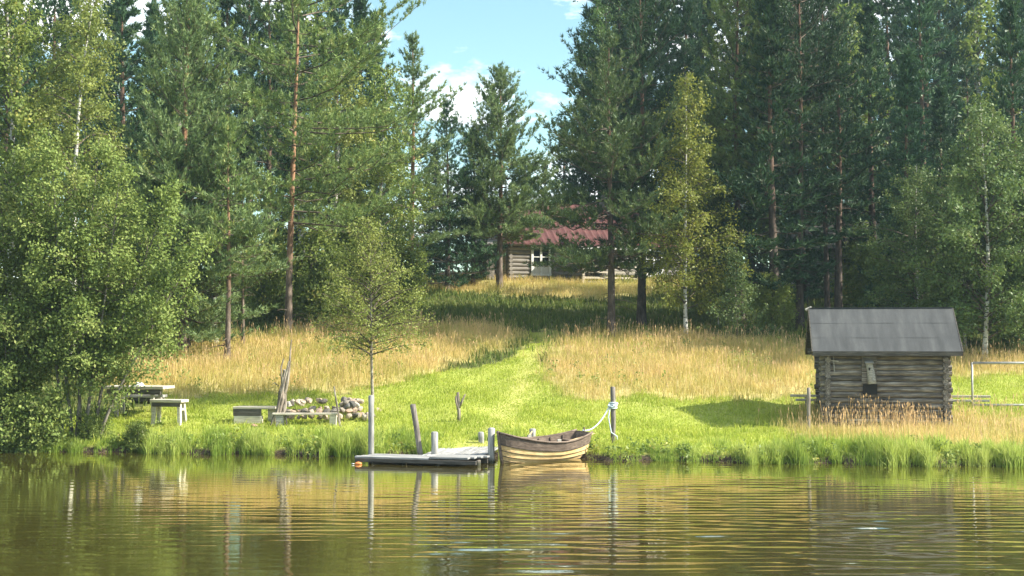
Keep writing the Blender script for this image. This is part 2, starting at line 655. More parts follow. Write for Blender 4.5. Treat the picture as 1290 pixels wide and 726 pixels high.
foliage('blue_needle', [(0.0, (0.075, 0.128, 0.056)), (0.5, (0.164, 0.237, 0.095)), (0.85, (0.234, 0.301, 0.120)), (1.0, (0.303, 0.325, 0.126))], trans=(0.277, 0.375, 0.094), tfac=0.25)
foliage('dark_needle', [(0.0, (0.027, 0.063, 0.032)), (0.5, (0.045, 0.099, 0.045)), (1.0, (0.083, 0.138, 0.053))], trans=(0.076, 0.132, 0.046), tfac=0.18, objvar=0.7)  # dark bluish needle copy, the forest shade put into the colour


def grass_mat(name, low, high, tip, trans, tfac=0.35, patch=False):
    """colour runs from the root of a blade to its tip, and differs blade by blade"""
    m = bpy.data.materials.new(name)
    m.use_nodes = True
    t = NT(m.node_tree)
    t.n.clear()
    out = t.node('ShaderNodeOutputMaterial')
    h = t.node('ShaderNodeAttribute', attribute_name='h').outputs['Fac']
    r = t.node('ShaderNodeAttribute', attribute_name='rnd').outputs['Fac']
    hh = t.math('ADD', h, t.math('MULTIPLY', t.math('SUBTRACT', r, 0.5), 0.35))
    c = t.ramp(hh, [(0.1, low), (0.55, high), (0.95, tip)])
    if patch:
        k2 = t.noise(t.node('ShaderNodeTexCoord').outputs['Object'], 1.7, 4, 0.65)
        c = t.mix(t.ramp(k2, [(0.55, 0.0), (0.72, 0.55)]), c, tip)                                  # drifts of greener and of strawy growth
        co = t.node('ShaderNodeTexCoord').outputs['Object']
        pn = t.noise(co, 0.45, 4, 0.6, 0.4)
        c = t.mix(t.ramp(pn, [(0.40, 0.6), (0.52, 0.0)]), c, low)
        c = t.mix(t.ramp(pn, [(0.52, 0.0), (0.66, 0.65)]), c, tip)
    k = t.math('ADD', 0.78, t.math('MULTIPLY', t.math('FRACT', t.math('MULTIPLY', r, 17.3)), 0.44))
    kc = t.node('ShaderNodeCombineColor', {0: k, 1: k, 2: k}).outputs[0]
    c = t.mix(1.0, c, kc, 'MULTIPLY')
    p = t.node('ShaderNodeBsdfPrincipled', {'Base Color': c, 'Roughness': 0.65, 'Specular IOR Level': 0.2})
    tr = t.node('ShaderNodeBsdfTranslucent', {'Color': t.mix(0.5, c, trans)})
    mx = t.node('ShaderNodeMixShader', {0: tfac, 1: p.outputs[0], 2: tr.outputs[0]})
    t.l.new(mx.outputs[0], out.inputs['Surface'])
    MATS[name] = m


grass_mat('dry_blade', (0.32, 0.35, 0.08), (0.61, 0.50, 0.185), (0.69, 0.50, 0.26), (0.72, 0.57, 0.20), 0.45, True)
grass_mat('seed_blade', (0.45, 0.42, 0.16), (0.66, 0.49, 0.25), (0.66, 0.44, 0.25), (0.66, 0.48, 0.25), 0.4)
grass_mat('weed_blade', (0.36, 0.32, 0.13), (0.50, 0.37, 0.18), (0.50, 0.34, 0.18), (0.4, 0.25, 0.13), 0.35)
grass_mat('lawn_blade', (0.21, 0.29, 0.034), (0.39, 0.46, 0.06), (0.56, 0.54, 0.15), (0.52, 0.60, 0.07), 0.4, True)
grass_mat('reed_blade', (0.13, 0.21, 0.032), (0.32, 0.43, 0.07), (0.52, 0.54, 0.16), (0.46, 0.57, 0.08), 0.42, True)
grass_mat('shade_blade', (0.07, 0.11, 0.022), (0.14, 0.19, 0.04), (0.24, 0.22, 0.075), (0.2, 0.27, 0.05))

# ground: soil under grass; colour follows what grows there, brown where the bank is bare
m, t, p, o = principled('ground_soil')
co = t.node('ShaderNodeTexCoord').outputs['Object']
dry = t.node('ShaderNodeAttribute', attribute_name='dry').outputs['Fac']
lawn = t.node('ShaderNodeAttribute', attribute_name='lawn').outputs['Fac']
a = t.noise(co, 1.3, 5, 0.6)
b = t.noise(co, 14.0, 4, 0.6)
ab = t.math('ADD', t.math('MULTIPLY', a, 0.5), t.math('MULTIPLY', b, 0.5))
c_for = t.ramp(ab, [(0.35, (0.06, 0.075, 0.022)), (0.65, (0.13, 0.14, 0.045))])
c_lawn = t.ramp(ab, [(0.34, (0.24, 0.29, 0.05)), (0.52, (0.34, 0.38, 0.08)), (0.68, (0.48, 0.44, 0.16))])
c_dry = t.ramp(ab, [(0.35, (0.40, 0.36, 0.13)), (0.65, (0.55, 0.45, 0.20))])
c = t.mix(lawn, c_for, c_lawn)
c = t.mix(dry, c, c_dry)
z = t.node('ShaderNodeSeparateXYZ', {0: co}).outputs[2]
soil = t.ramp(t.math('ADD', z, t.math('MULTIPLY', b, 0.1)), [(0.14, 1.0), (0.26, 0.0)])
c = t.mix(soil, c, t.ramp(b, [(0.4, (0.035, 0.026, 0.018)), (0.65, (0.10, 0.075, 0.05))]))
set_in(t, p, 'Base Color', c)
set_in(t, p, 'Roughness', 0.95)
set_in(t, p, 'Specular IOR Level', 0.1)
bump(t, p, b, 0.8, 0.05)

m, t, p, o = principled('lake_water')
set_in(t, p, 'Base Color', (0.072, 0.056, 0.012))
set_in(t, p, 'Roughness', 0.03)
set_in(t, p, 'IOR', 1.333)
co = t.node('ShaderNodeTexCoord').outputs['Object']
a = t.noise(t.mapping(co, scale=(0.4, 1.0, 1.0)), 4.0, 5, 0.6, 0.5)
b = t.noise(t.mapping(co, scale=(0.12, 0.22, 1.0)), 1.0, 3, 0.5)
patchf = t.ramp(b, [(0.42, 0.25), (0.62, 1.0)])
bump(t, p, t.math('MULTIPLY', a, patchf), 0.14, 0.02)
gl = t.node('ShaderNodeBsdfGlossy', {'Color': (0.98, 0.97, 0.78, 1), 'Roughness': 0.03})
t.l.new(p.inputs['Normal'].links[0].from_socket, gl.inputs['Normal'])
mx = t.node('ShaderNodeMixShader', {0: 0.55, 1: p.outputs[0], 2: gl.outputs[0]})
t.l.new(mx.outputs[0], o.inputs['Surface'])

# ------------------------------------------------------------------ setting: ground and water
rng = np.random.default_rng(7)


def spaced(segs):
    out = []
    for a, b, s in segs:
        n = max(1, int(round((b - a) / s)))
        out += list(np.linspace(a, b, n, endpoint=False))
    out.append(segs[-1][1])
    return np.array(out)


gx = spaced([(-500, -60, 40), (-60, -24, 2), (-24, 24, 0.3), (24, 60, 2), (60, 500, 40)])
gy = spaced([(-300, 20, 20), (20, 30, 1), (30, 42, 0.16), (42, 56, 0.3), (56, 82, 0.5), (82, 140, 3), (140, 800, 60)])
X, Y = np.meshgrid(gx, gy)
Z = H(X, Y)
V = np.stack([X.ravel(), Y.ravel(), Z.ravel()], 1)
nx, ny = len(gx), len(gy)
i = np.arange(ny - 1)[:, None] * nx + np.arange(nx - 1)[None, :]
Q = np.stack([i, i + 1, i + nx + 1, i + nx], -1).reshape(-1, 4)
dv = is_dry(X.ravel(), Y.ravel()).astype(float)
dv = np.maximum(dv, 0.38 * np.exp(-(trail_dist(X.ravel(), Y.ravel()) / 0.42) ** 2))
lv = is_lawn(X.ravel(), Y.ravel()).astype(float)
lv = np.maximum(lv, ((Y.ravel() - shore_y(X.ravel()) < 4) & (np.abs(X.ravel()) < 24)).astype(float))
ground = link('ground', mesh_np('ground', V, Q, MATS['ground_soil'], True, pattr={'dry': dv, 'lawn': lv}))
tag(ground, 'grassy lakeside slope rising from the bank to the forest', kind='structure')

# water with real, small ripples: long low crests lying across the view
wx = spaced([(-450, -40, 41), (-40, -16, 2), (-16, 16, 0.2), (16, 40, 2), (40, 450, 41)])
wy = spaced([(-300, 0, 20), (0, 14, 1.0), (14, 24, 0.045), (24, 38.5, 0.06), (38.5, 39, 0.5)])
X, Y = np.meshgrid(wx, wy)
Z = np.zeros_like(X)
wr = np.random.default_rng(3)
for k in range(70):
    lam = np.exp(wr.uniform(math.log(0.14), math.log(0.62)))
    th = wr.normal(0, 0.17) + 0.04
    amp = 0.0031 * lam ** 1.0
    kx, ky = math.sin(th) * 2 * math.pi / lam, math.cos(th) * 2 * math.pi / lam
    Z += amp * np.sin(kx * X + ky * Y + wr.uniform(0, 6.28))
mod = np.clip(0.5 + 0.30 * np.sin(X * 0.41 + 1.2 * np.sin(Y * 0.55)) + 0.30 * np.sin(Y * 0.9 + 1.4 * np.sin(X * 0.33 + 1.0) + 0.6) + 0.22 * np.sin(X * 1.3 + Y * 1.1 + np.sin(Y * 2.1)), 0.0, 1.2)
near = np.clip((31.0 - Y) / 10.0, 0.0, 1.0)
right = np.clip((X + 7) / 9.0, 0.42, 1.0)
fade = (np.abs(X) < 15.9) * (Y > 14) * (Y < 38.4)
Z *= (0.12 + 0.62 * near ** 1.2 * (0.12 + 0.95 * mod)) * right * fade
V = np.stack([X.ravel(), Y.ravel(), Z.ravel()], 1)
nx, ny = len(wx), len(wy)
i = np.arange(ny - 1)[:, None] * nx + np.arange(nx - 1)[None, :]
Q = np.stack([i, i + 1, i + nx + 1, i + nx], -1).reshape(-1, 4)
water = link('water', mesh_np('water', V, Q, MATS['lake_water'], True))
tag(water, 'calm brown lake water with fine ripples', kind='structure')

# ------------------------------------------------------------------ grass


def blades(x, y, hgt, wid, lean, rg, seed_head=0.0, bend=True):
    """two-segment bent blades; returns V, F, h, rnd"""
    n = len(x)
    z = H(x, y) - 0.02
    az = rg.uniform(0, 2 * math.pi, n)
    side = rg.uniform(0, 2 * math.pi, n)
    side = np.where(rg.random(n) < 0.7, rg.normal(0, 0.6, n), side)      # most show their width to the lake
    sx, sy = np.cos(side) * wid / 2, np.sin(side) * wid / 2
    ln = np.abs(rg.normal(0, lean, n)) * hgt
    lx, ly = np.cos(az) * ln, np.sin(az) * ln
    base = np.stack([x, y, z], 1)
    mid = base + np.stack([lx * 0.3, ly * 0.3, hgt * 0.58], 1)
    tip = base + np.stack([lx, ly, hgt * np.sqrt(np.clip(1 - (ln / hgt) ** 2 * 0.5, 0.2, 1))], 1)
    s = np.stack([sx, sy, np.zeros(n)], 1)
    mw = 0.8 + seed_head
    V = np.stack([base - s * 0.9, base + s * 0.9, mid - s * mw, mid + s * mw, tip], 1).reshape(-1, 3)
    o = (np.arange(n) * 5)[:, None]
    T = np.concatenate([o + np.array([[0, 1, 3]]), o + np.array([[0, 3, 2]]), o + np.array([[2, 3, 4]])], 0)
    hh = np.tile(np.array([0, 0, 0.58, 0.58, 1.0]), n)
    r1 = rg.random(n)
    rnd = np.concatenate([r1, r1, r1])
    return V, T, hh, rnd


def scatter(n, x0, x1, y0, y1, rg):
    return rg.uniform(x0, x1, n), rg.uniform(y0, y1, n)


def patchy(x, y, s=0.8, o=0.0):
    return 0.5 + 0.25 * wob(x, y, s, o)


def view_ok(x, y):
    return np.abs(x) < (0.40 * y + 1.5)


SHED_X, SHED_Y = xat(1109.5, 40.4), 40.45
rg = np.random.default_rng(11)
# tall dry meadow grass
x, y = scatter(520000, -22, 24, 33, 72, rg)
ej = rg.normal(0, 0.30, (2, len(x)))
keep = is_dry(x + ej[0], y + ej[1] * 1.6) & view_ok(x, y)
keep &= ~((np.abs(x - SHED_X) < 1.7) & (np.abs(y - SHED_Y) < 1.2))
keep &= rg.random(len(x)) < np.clip(0.30 + 0.8 * patchy(x, y, 1.3), 0.15, 1)
keep &= rg.random(len(x)) < np.where(y > 62, 0.55, 1.0)
x, y = x[keep], y[keep]
hg = (0.27 + 0.25 * patchy(x, y, 0.9, 1.0)) * rg.uniform(0.45, 1.35, len(x))
hg *= np.where((y < 40.3) & (x > 8), 0.80, 1.0)
V, T, hh, rr = blades(x, y, hg, rg.uniform(0.010, 0.022, len(x)), 0.45, rg)
g = link('dry_grass', mesh_np('dry_grass', V, T, MATS['dry_blade'], False, {'rnd': rr}, {'h': hh}))
tag(g, 'tall golden dry grass over the uncut meadow', 'grass', kind='stuff')
N_DRY = len(x)
x, y = scatter(34000, -22, 24, 33, 58, rg)
keep = is_dry(x + rg.normal(0, 0.3, len(x)), y + rg.normal(0, 0.5, len(x))) & view_ok(x, y) & ~((np.abs(x - SHED_X) < 1.7) & (np.abs(y - SHED_Y) < 1.2))
keep &= rg.random(len(x)) < np.clip(patchy(x, y, 1.1, 4.0), 0.1, 1)
x, y = x[keep], y[keep]
xw = SHED_X + rg.normal(-0.35, 0.95, 60)
yw = SHED_Y - 1.62 - np.abs(rg.normal(0, 0.3, 60)) - (xw - SHED_X) * 0.16
N_W = len(xw)


def seed_heads(x, y, hg, hw, hl, rg):
    n = len(x)
    z = H(x, y)
    lx, ly = rg.normal(0, 0.16, n) * hg, rg.normal(0, 0.16, n) * hg
    a = rg.uniform(0, math.pi, n)
    sx, sy = np.cos(a), np.sin(a)
    B = np.stack([x, y, z], 1)
    T_ = B + np.stack([lx, ly, hg], 1)
    S = np.stack([sx, sy, np.zeros(n)], 1)
    up_ = unit_rows(T_ - B)
    m1 = T_ + up_ * (hl * 0.4)[:, None]
    V = np.stack([B - S * 0.004, B + S * 0.004, T_ + S * 0.004, T_ - S * 0.004,
                  T_, m1 + S * (hw / 2)[:, None], T_ + up_ * hl[:, None], m1 - S * (hw / 2)[:, None]], 1).reshape(-1, 3)
    o_ = (np.arange(n) * 8)[:, None]
    Q_ = np.concatenate([o_ + np.array([[0, 1, 2, 3]]), o_ + np.array([[4, 5, 6, 7]])], 0)
    r1 = rg.random(n)
    return V, Q_, np.tile(np.array([0.3, 0.3, 0.7, 0.7, 0.8, 1, 1.1, 1]), n), np.concatenate([r1, r1])


def unit_rows(v):
    return v / (np.linalg.norm(v, axis=1, keepdims=True) + 1e-9)


V, T, hh, rr = seed_heads(x, y, (0.40 + 0.25 * patchy(x, y, 0.9, 1.0)) * rg.uniform(0.6, 1.3, len(x)), rg.uniform(0.018, 0.036, len(x)), rg.uniform(0.09, 0.18, len(x)), rg)
g = link('seed_heads', mesh_np('seed_heads', V, T, MATS['seed_blade'], False, {'rnd': rr}, {'h': hh}))
tag(g, 'pinkish seed heads standing above the golden meadow grass', 'grass', kind='stuff')
VW, TW, HW, RW = [], [], [], []
off_ = 0
for q_ in range(4):
    V, T, hh, rr = seed_heads(xw + rg.normal(0, 0.03, N_W), yw + rg.normal(0, 0.03, N_W), rg.uniform(0.35, 0.98, N_W) * (0.8 + 0.25 * np.exp(-((xw - SHED_X + 0.9) / 0.6) ** 2)), rg.uniform(0.03, 0.07, N_W), rg.uniform(0.05, 0.13, N_W), rg)
    VW.append(V), TW.append(T + off_), HW.append(hh), RW.append(rr)
    off_ += len(V)
g = link('dry_weeds', mesh_np('dry_weeds', np.concatenate(VW), np.concatenate(TW), MATS['weed_blade'], False, {'rnd': np.concatenate(RW)}, {'h': np.concatenate(HW)}))
tag(g, 'tall brown seeding weeds against the front wall of the log shed', 'weeds', kind='stuff')
# short mown lawn
x, y = scatter(760000, -22, 24, 33, 72, rg)
keep = (is_lawn(x, y) | ((y - shore_y(x) < 4) & (y - shore_y(x) > 0.3) & ~is_dry(x, y))) & view_ok(x, y) & (y - shore_y(x) > 0.3)
x, y = x[keep], y[keep]
hg = (0.06 + 0.09 * np.clip(patchy(x, y, 1.1, 3.0), 0, 1)) * rg.uniform(0.6, 1.4, len(x))
worn = np.exp(-(trail_dist(x, y) / 0.40) ** 2)
hg = hg * (1 - 0.40 * worn)
keep2 = (rg.random(len(x)) < 0.035) & (worn < 0.3)
hg = np.where(keep2, hg * 2.6, hg)
V, T, hh, rr = blades(x, y, hg, rg.uniform(0.012, 0.022, len(x)), 0.6, rg)
g = link('lawn_grass', mesh_np('lawn_grass', V, T, MATS['lawn_blade'], False, {'rnd': rr}, {'h': hh}))
tag(g, 'bright green mown grass between the dry meadow and the bank', 'grass', kind='stuff')
N_LAWN = len(x)
# bank grass and sedge along the water
x = rg.uniform(-16, 15, 125000)
d = rg.gamma(1.6, 0.5, len(x)) - 0.12 - np.where(rg.random(len(x)) < 0.12, rg.uniform(0, 0.5, len(x)), 0) * (x > 6.5)
y = shore_y(x) + d
tall = 0.22 + 0.26 * np.exp(-((x + 3.6) / 2.2) ** 2) + 0.26 * np.exp(-((x - 9.5) / 3.5) ** 2) + 0.16 * np.exp(-((x + 8) / 2.0) ** 2) \
    - 0.10 * np.exp(-((x - 3.4) / 1.9) ** 2)
cl_ = np.clip(0.5 + 0.55 * wob(x, d * 0.4, 2.6, 2.0), 0, 1)
keep = rg.random(len(x)) < 0.05 + 0.95 * cl_ ** 1.3
keep &= ~((x > -2.1) & (x < -0.35) & (y > 33) & (y < 36.4))
keep &= ~((np.abs(x - 0.8) < 1.1) & (y < 35.5))
keep &= rg.random(len(x)) < np.where((x > 1.8) & (x < 5.2), 0.6, 1.0)
x, y, cl_, tall, d = x[keep], y[keep], cl_[keep], tall[keep], d[keep]
hg = 0.78 * tall * (0.40 + 0.80 * cl_) * np.where(rg.random(len(x)) < 0.06, 1.5, 1.0) * rg.uniform(0.35, 1.3, len(x)) * np.clip(1.25 - d * 0.25, 0.35, 1.2)
V, T, hh, rr = blades(x, y, hg, rg.uniform(0.012, 0.026, len(x)), 0.3, rg)
g = link('bank_sedge', mesh_np('bank_sedge', V, T, MATS['reed_blade'], False, {'rnd': rr}, {'h': hh}))
tag(g, 'long green sedge and grass along the water edge', 'grass', kind='stuff')
# broad-leaved herbs on the bank and in the meadow
xh = np.concatenate([rg.uniform(-11, -1.5, 70), rg.uniform(1.8, 13, 60), rg.uniform(-14, 14, 130)])
yh = np.concatenate([shore_y(xh[:130]) + rg.gamma(1.5, 0.35, 130) + 0.05, rg.uniform(39, 55, 130)])
hh_ = np.concatenate([rg.uniform(0.12, 0.42, 130), rg.uniform(0.3, 0.7, 130)])
ok_ = np.ones(len(xh), bool)
ok_[130:] = is_dry(xh[130:], yh[130:])
ok_ &= ~((np.abs(xh - SHED_X) < 2.2) & (np.abs(yh - SHED_Y) < 1.9)) & ~((np.abs(xh - 0.6) < 1.4) & (yh < 36)) & ~((xh > -2.3) & (xh < -0.2) & (yh < 36.6))
xh, yh, hh_ = xh[ok_], yh[ok_], hh_[ok_]
k_ = 34
X_, Y_, H_ = np.repeat(xh, k_), np.repeat(yh, k_), np.repeat(hh_, k_)
u_ = rg.random(len(X_))
P_ = np.stack([X_ + rg.normal(0, 0.28, len(X_)) * H_ * (1.1 - 0.6 * u_), Y_ + rg.normal(0, 0.28, len(X_)) * H_, H(X_, Y_) + u_ * H_], 1)
HERB_P, HERB_D = P_, np.repeat(rg.random(len(xh)), k_)
# shaded undergrowth below the trees and up the slope
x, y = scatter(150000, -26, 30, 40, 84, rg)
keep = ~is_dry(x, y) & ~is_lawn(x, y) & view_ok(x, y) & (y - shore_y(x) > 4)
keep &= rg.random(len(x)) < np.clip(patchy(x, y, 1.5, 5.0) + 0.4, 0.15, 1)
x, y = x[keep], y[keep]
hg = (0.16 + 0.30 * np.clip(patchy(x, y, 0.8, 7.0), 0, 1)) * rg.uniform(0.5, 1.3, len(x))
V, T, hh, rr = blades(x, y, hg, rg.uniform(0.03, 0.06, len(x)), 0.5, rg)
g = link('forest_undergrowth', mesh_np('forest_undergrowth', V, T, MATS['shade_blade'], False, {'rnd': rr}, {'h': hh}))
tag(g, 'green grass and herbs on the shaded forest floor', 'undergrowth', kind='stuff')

# ------------------------------------------------------------------ trees


def unit(v):
    return v / (np.linalg.norm(v, axis=-1, keepdims=True) + 1e-9)


def needles(name, P, D, mat, rg, n=9, length=0.2, width=0.045, spread=0.8):
    """tufts of narrow three-cornered needle sprays"""
    P = np.repeat(np.asarray(P), n, 0)
    D = np.repeat(np.asarray(D), n, 0)
    N = len(P)
    d = unit(D + rg.normal(0, spread, (N, 3)) * 0.8 + np.array([0, 0, 0.12]))
    L = length * rg.uniform(0.6, 1.25, N)
    s = unit(np.cross(d, rg.normal(0, 1, (N, 3)))) * (width * rg.uniform(0.7, 1.3, N) / 2)[:, None]
    p0 = P + rg.normal(0, 0.025, (N, 3))
    V = np.stack([p0 + s, p0 - s, p0 + d * L[:, None]], 1).reshape(-1, 3)
    T = np.arange(N * 3).reshape(-1, 3)
    tr = np.repeat(rg.random(N // n), n)
    rnd = np.clip(tr * 0.75 + rg.random(N) * 0.25, 0, 1)
    return mesh_np(name, V, T, mat, False, {'rnd': rnd})


def leaves(name, P, D, mat, rg, size=0.075, shape=0.62):
    N = len(P)
    nrm = unit(rg.normal(0, 1, (N, 3)) + np.array([0.25, -0.25, 0.75]))
    ax = unit(np.cross(nrm, rg.normal(0, 1, (N, 3))) + np.array([0, 0, -0.35]))
    sd_ = unit(np.cross(nrm, ax))
    L = size * rg.uniform(0.65, 1.35, N)
    W = L * shape
    tip = P + ax * L[:, None]
    mid = P + ax * (L * 0.45)[:, None]
    V = np.stack([P, mid + sd_ * (W / 2)[:, None], tip, mid - sd_ * (W / 2)[:, None]], 1).reshape(-1, 3)
    Q = np.arange(N * 4).reshape(-1, 4)
    rnd = np.clip(D * 0.6 + rg.random(N) * 0.5 - 0.05, 0, 1)
    return mesh_np(name, V, Q, mat, False, {'rnd': rnd})


def trunk_pts(h, rg, lean=(0, 0), wig=0.02, n=12):
    t_ = np.linspace(0, 1, n)
    ph = rg.uniform(0, 6.28, 4)
    wx_ = wig * h * (np.sin(t_ * 5 + ph[0]) - math.sin(ph[0])) * 0.5 + lean[0] * t_ ** 1.3
    wy_ = wig * h * (np.sin(t_ * 4 + ph[1]) - math.sin(ph[1])) * 0.5 + lean[1] * t_ ** 1.3
    return np.stack([wx_, wy_, t_ * h], 1)


def on_path(P, z):
    return np.array([np.interp(z, P[:, 2], P[:, 0]), np.interp(z, P[:, 2], P[:, 1]), z])


def env_cone(f):
    return (1 - f) ** 0.72 * (0.55 + 0.45 * min(1.0, f * 5 + 0.25)) + 0.05


def env_tall(f):
    return (math.sin(math.pi * min(1, 0.18 + 0.80 * f)) ** 0.6) * 0.9 + 0.06


def env_round(f):
    return math.sin(math.pi * (0.10 + 0.86 * f)) ** 0.75


def pine(name, label, h, W, base, seed, mat='pine_needle', barkm='pine_bark', env=env_cone, whorl=0.42, per=5, dens=1.0,
         r0=None, irr=0.3, bias=(0, 0), nn=9, nl=0.20, nw=0.042, inner=0.2, limbm='twig_bark', dead=0, wig=0.008, lean=(0, 0), cat='pine tree', up=(-6, 48), tipup=0.14):
    rg = np.random.default_rng(seed)
    root = thing(name, label, cat)
    tp = trunk_pts(h, rg, lean, wig)
    r0 = r0 or h * 0.0135
    rad = r0 * (1 - np.linspace(0, 1, len(tp)) * 0.92)
    rad[0] *= 1.25
    tb = Tubes()
    tb.add(tp, rad, 9)
    kid(link('trunk', tb.mesh('trunk', MATS[barkm]), root), root)
    br = Tubes()
    P, D = [], []
    zb = base * h
    z = zb
    az0 = rg.uniform(0, 6.28)
    while z < h * 0.985:
        f = (z - zb) / (h - zb)
        Rm = W / 2 * env(f)
        nb = max(3, per + rg.integers(-1, 2) - (1 if f > 0.8 else 0))
        for b in range(nb):
            az = az0 + b * 6.283 / nb + rg.normal(0, 0.25)
            L = Rm * rg.uniform(1 - irr * 1.3, 1 + irr * 0.6)
            L *= 1 + bias[0] * math.cos(az) + bias[1] * math.sin(az)
            L = max(L, 0.18)
            el = R(up[0] + (up[1] - up[0]) * f ** 1.2 + rg.normal(0, 7))
            hd = np.array([math.cos(az), math.sin(az), 0.0])
            p0 = on_path(tp, z + rg.uniform(-0.08, 0.08))
            ts = np.linspace(0, 1, 5)
            bend = rg.normal(0, 0.16) * L
            pts_j = rg.normal(0, 0.035 * L, (5, 3)) * np.array([0, .6, 1, 1, 1])[:, None]
            perp = np.array([-hd[1], hd[0], 0])
            pts = np.array([p0 + hd * L * math.cos(el) * s + np.array([0, 0, 1]) * (L * math.sin(el) * s + tipup * L * s ** 3 - 0.05 * L * math.sin(3.1 * s)) + perp * bend * s * s for s in ts]) + pts_j
            rb = max(0.007, min(0.036, 0.009 * L + 0.006))
            br.add(pts, rb * (1 - 0.8 * ts), 4)
            ns = max(4, int(L / 0.16 * dens))
            for q in range(ns):
                s = 1 - (1 - inner) * (q / max(1, ns - 1)) ** 0.9
                s = min(1.0, max(0.12, s + rg.normal(0, 0.04)))
                pp = np.array([np.interp(s, ts, pts[:, c]) for c in range(3)])
                dd = unit(pts[-1] - pts[-2])
                sgn = 1 if q % 2 else -1
                a = sgn * R(rg.uniform(25, 65)) if q else 0.0
                ca, sa = math.cos(a), math.sin(a)
                d2 = np.array([dd[0] * ca - dd[1] * sa, dd[0] * sa + dd[1] * ca, dd[2] + rg.uniform(0.0, 0.35)])
                d2 = unit(d2)
                sl = min(0.85, max(0.16, L * rg.uniform(0.18, 0.42) * (1.25 - 0.5 * s)))
                nt = max(2, int(sl / 0.13))
                for k in range(nt):
                    u = (k + 1) / nt
                    P.append(pp + d2 * sl * u + np.array([0, 0, 0.10 * sl * u * u]) + rg.normal(0, 0.035, 3))
                    D.append(d2 + np.array([0, 0, 0.25]))
                if sl > 0.3 and h > 5:
                    br.add(np.array([pp, pp + d2 * sl * 0.5, pp + d2 * sl]), [0.007, 0.005, 0.003], 3)
        z += whorl * rg.uniform(0.75, 1.25) * (1.0 if f < 0.75 else 0.75)
        az0 += 0.9
    for k in range(6):
        P.append(tp[-1] + np.array([0, 0, -0.1 * k]))
        D.append(np.array([0, 0, 1.0]))
    for k in range(dead):
        zz = rg.uniform(0.12, 1.0) * zb
        az = rg.uniform(0, 6.28)
        L = rg.uniform(0.25, 1.0) * min(1.3, W * 0.25)
        p0 = on_path(tp, zz)
        d = np.array([math.cos(az), math.sin(az), rg.uniform(-0.3, 0.25)])
        br.add(np.array([p0, p0 + d * L * 0.5, p0 + d * L + np.array([0, 0, -0.1 * L])]), [0.016, 0.011, 0.004], 4)
    kid(tag(link('branches', br.mesh('branches', MATS[limbm]), root), kind='stuff'), root)
    me = needles('crown', P, D, MATS[mat], rg, nn, nl, nw)
    kid(link('crown', me, root), root)
    root['h0'] = h
    return root


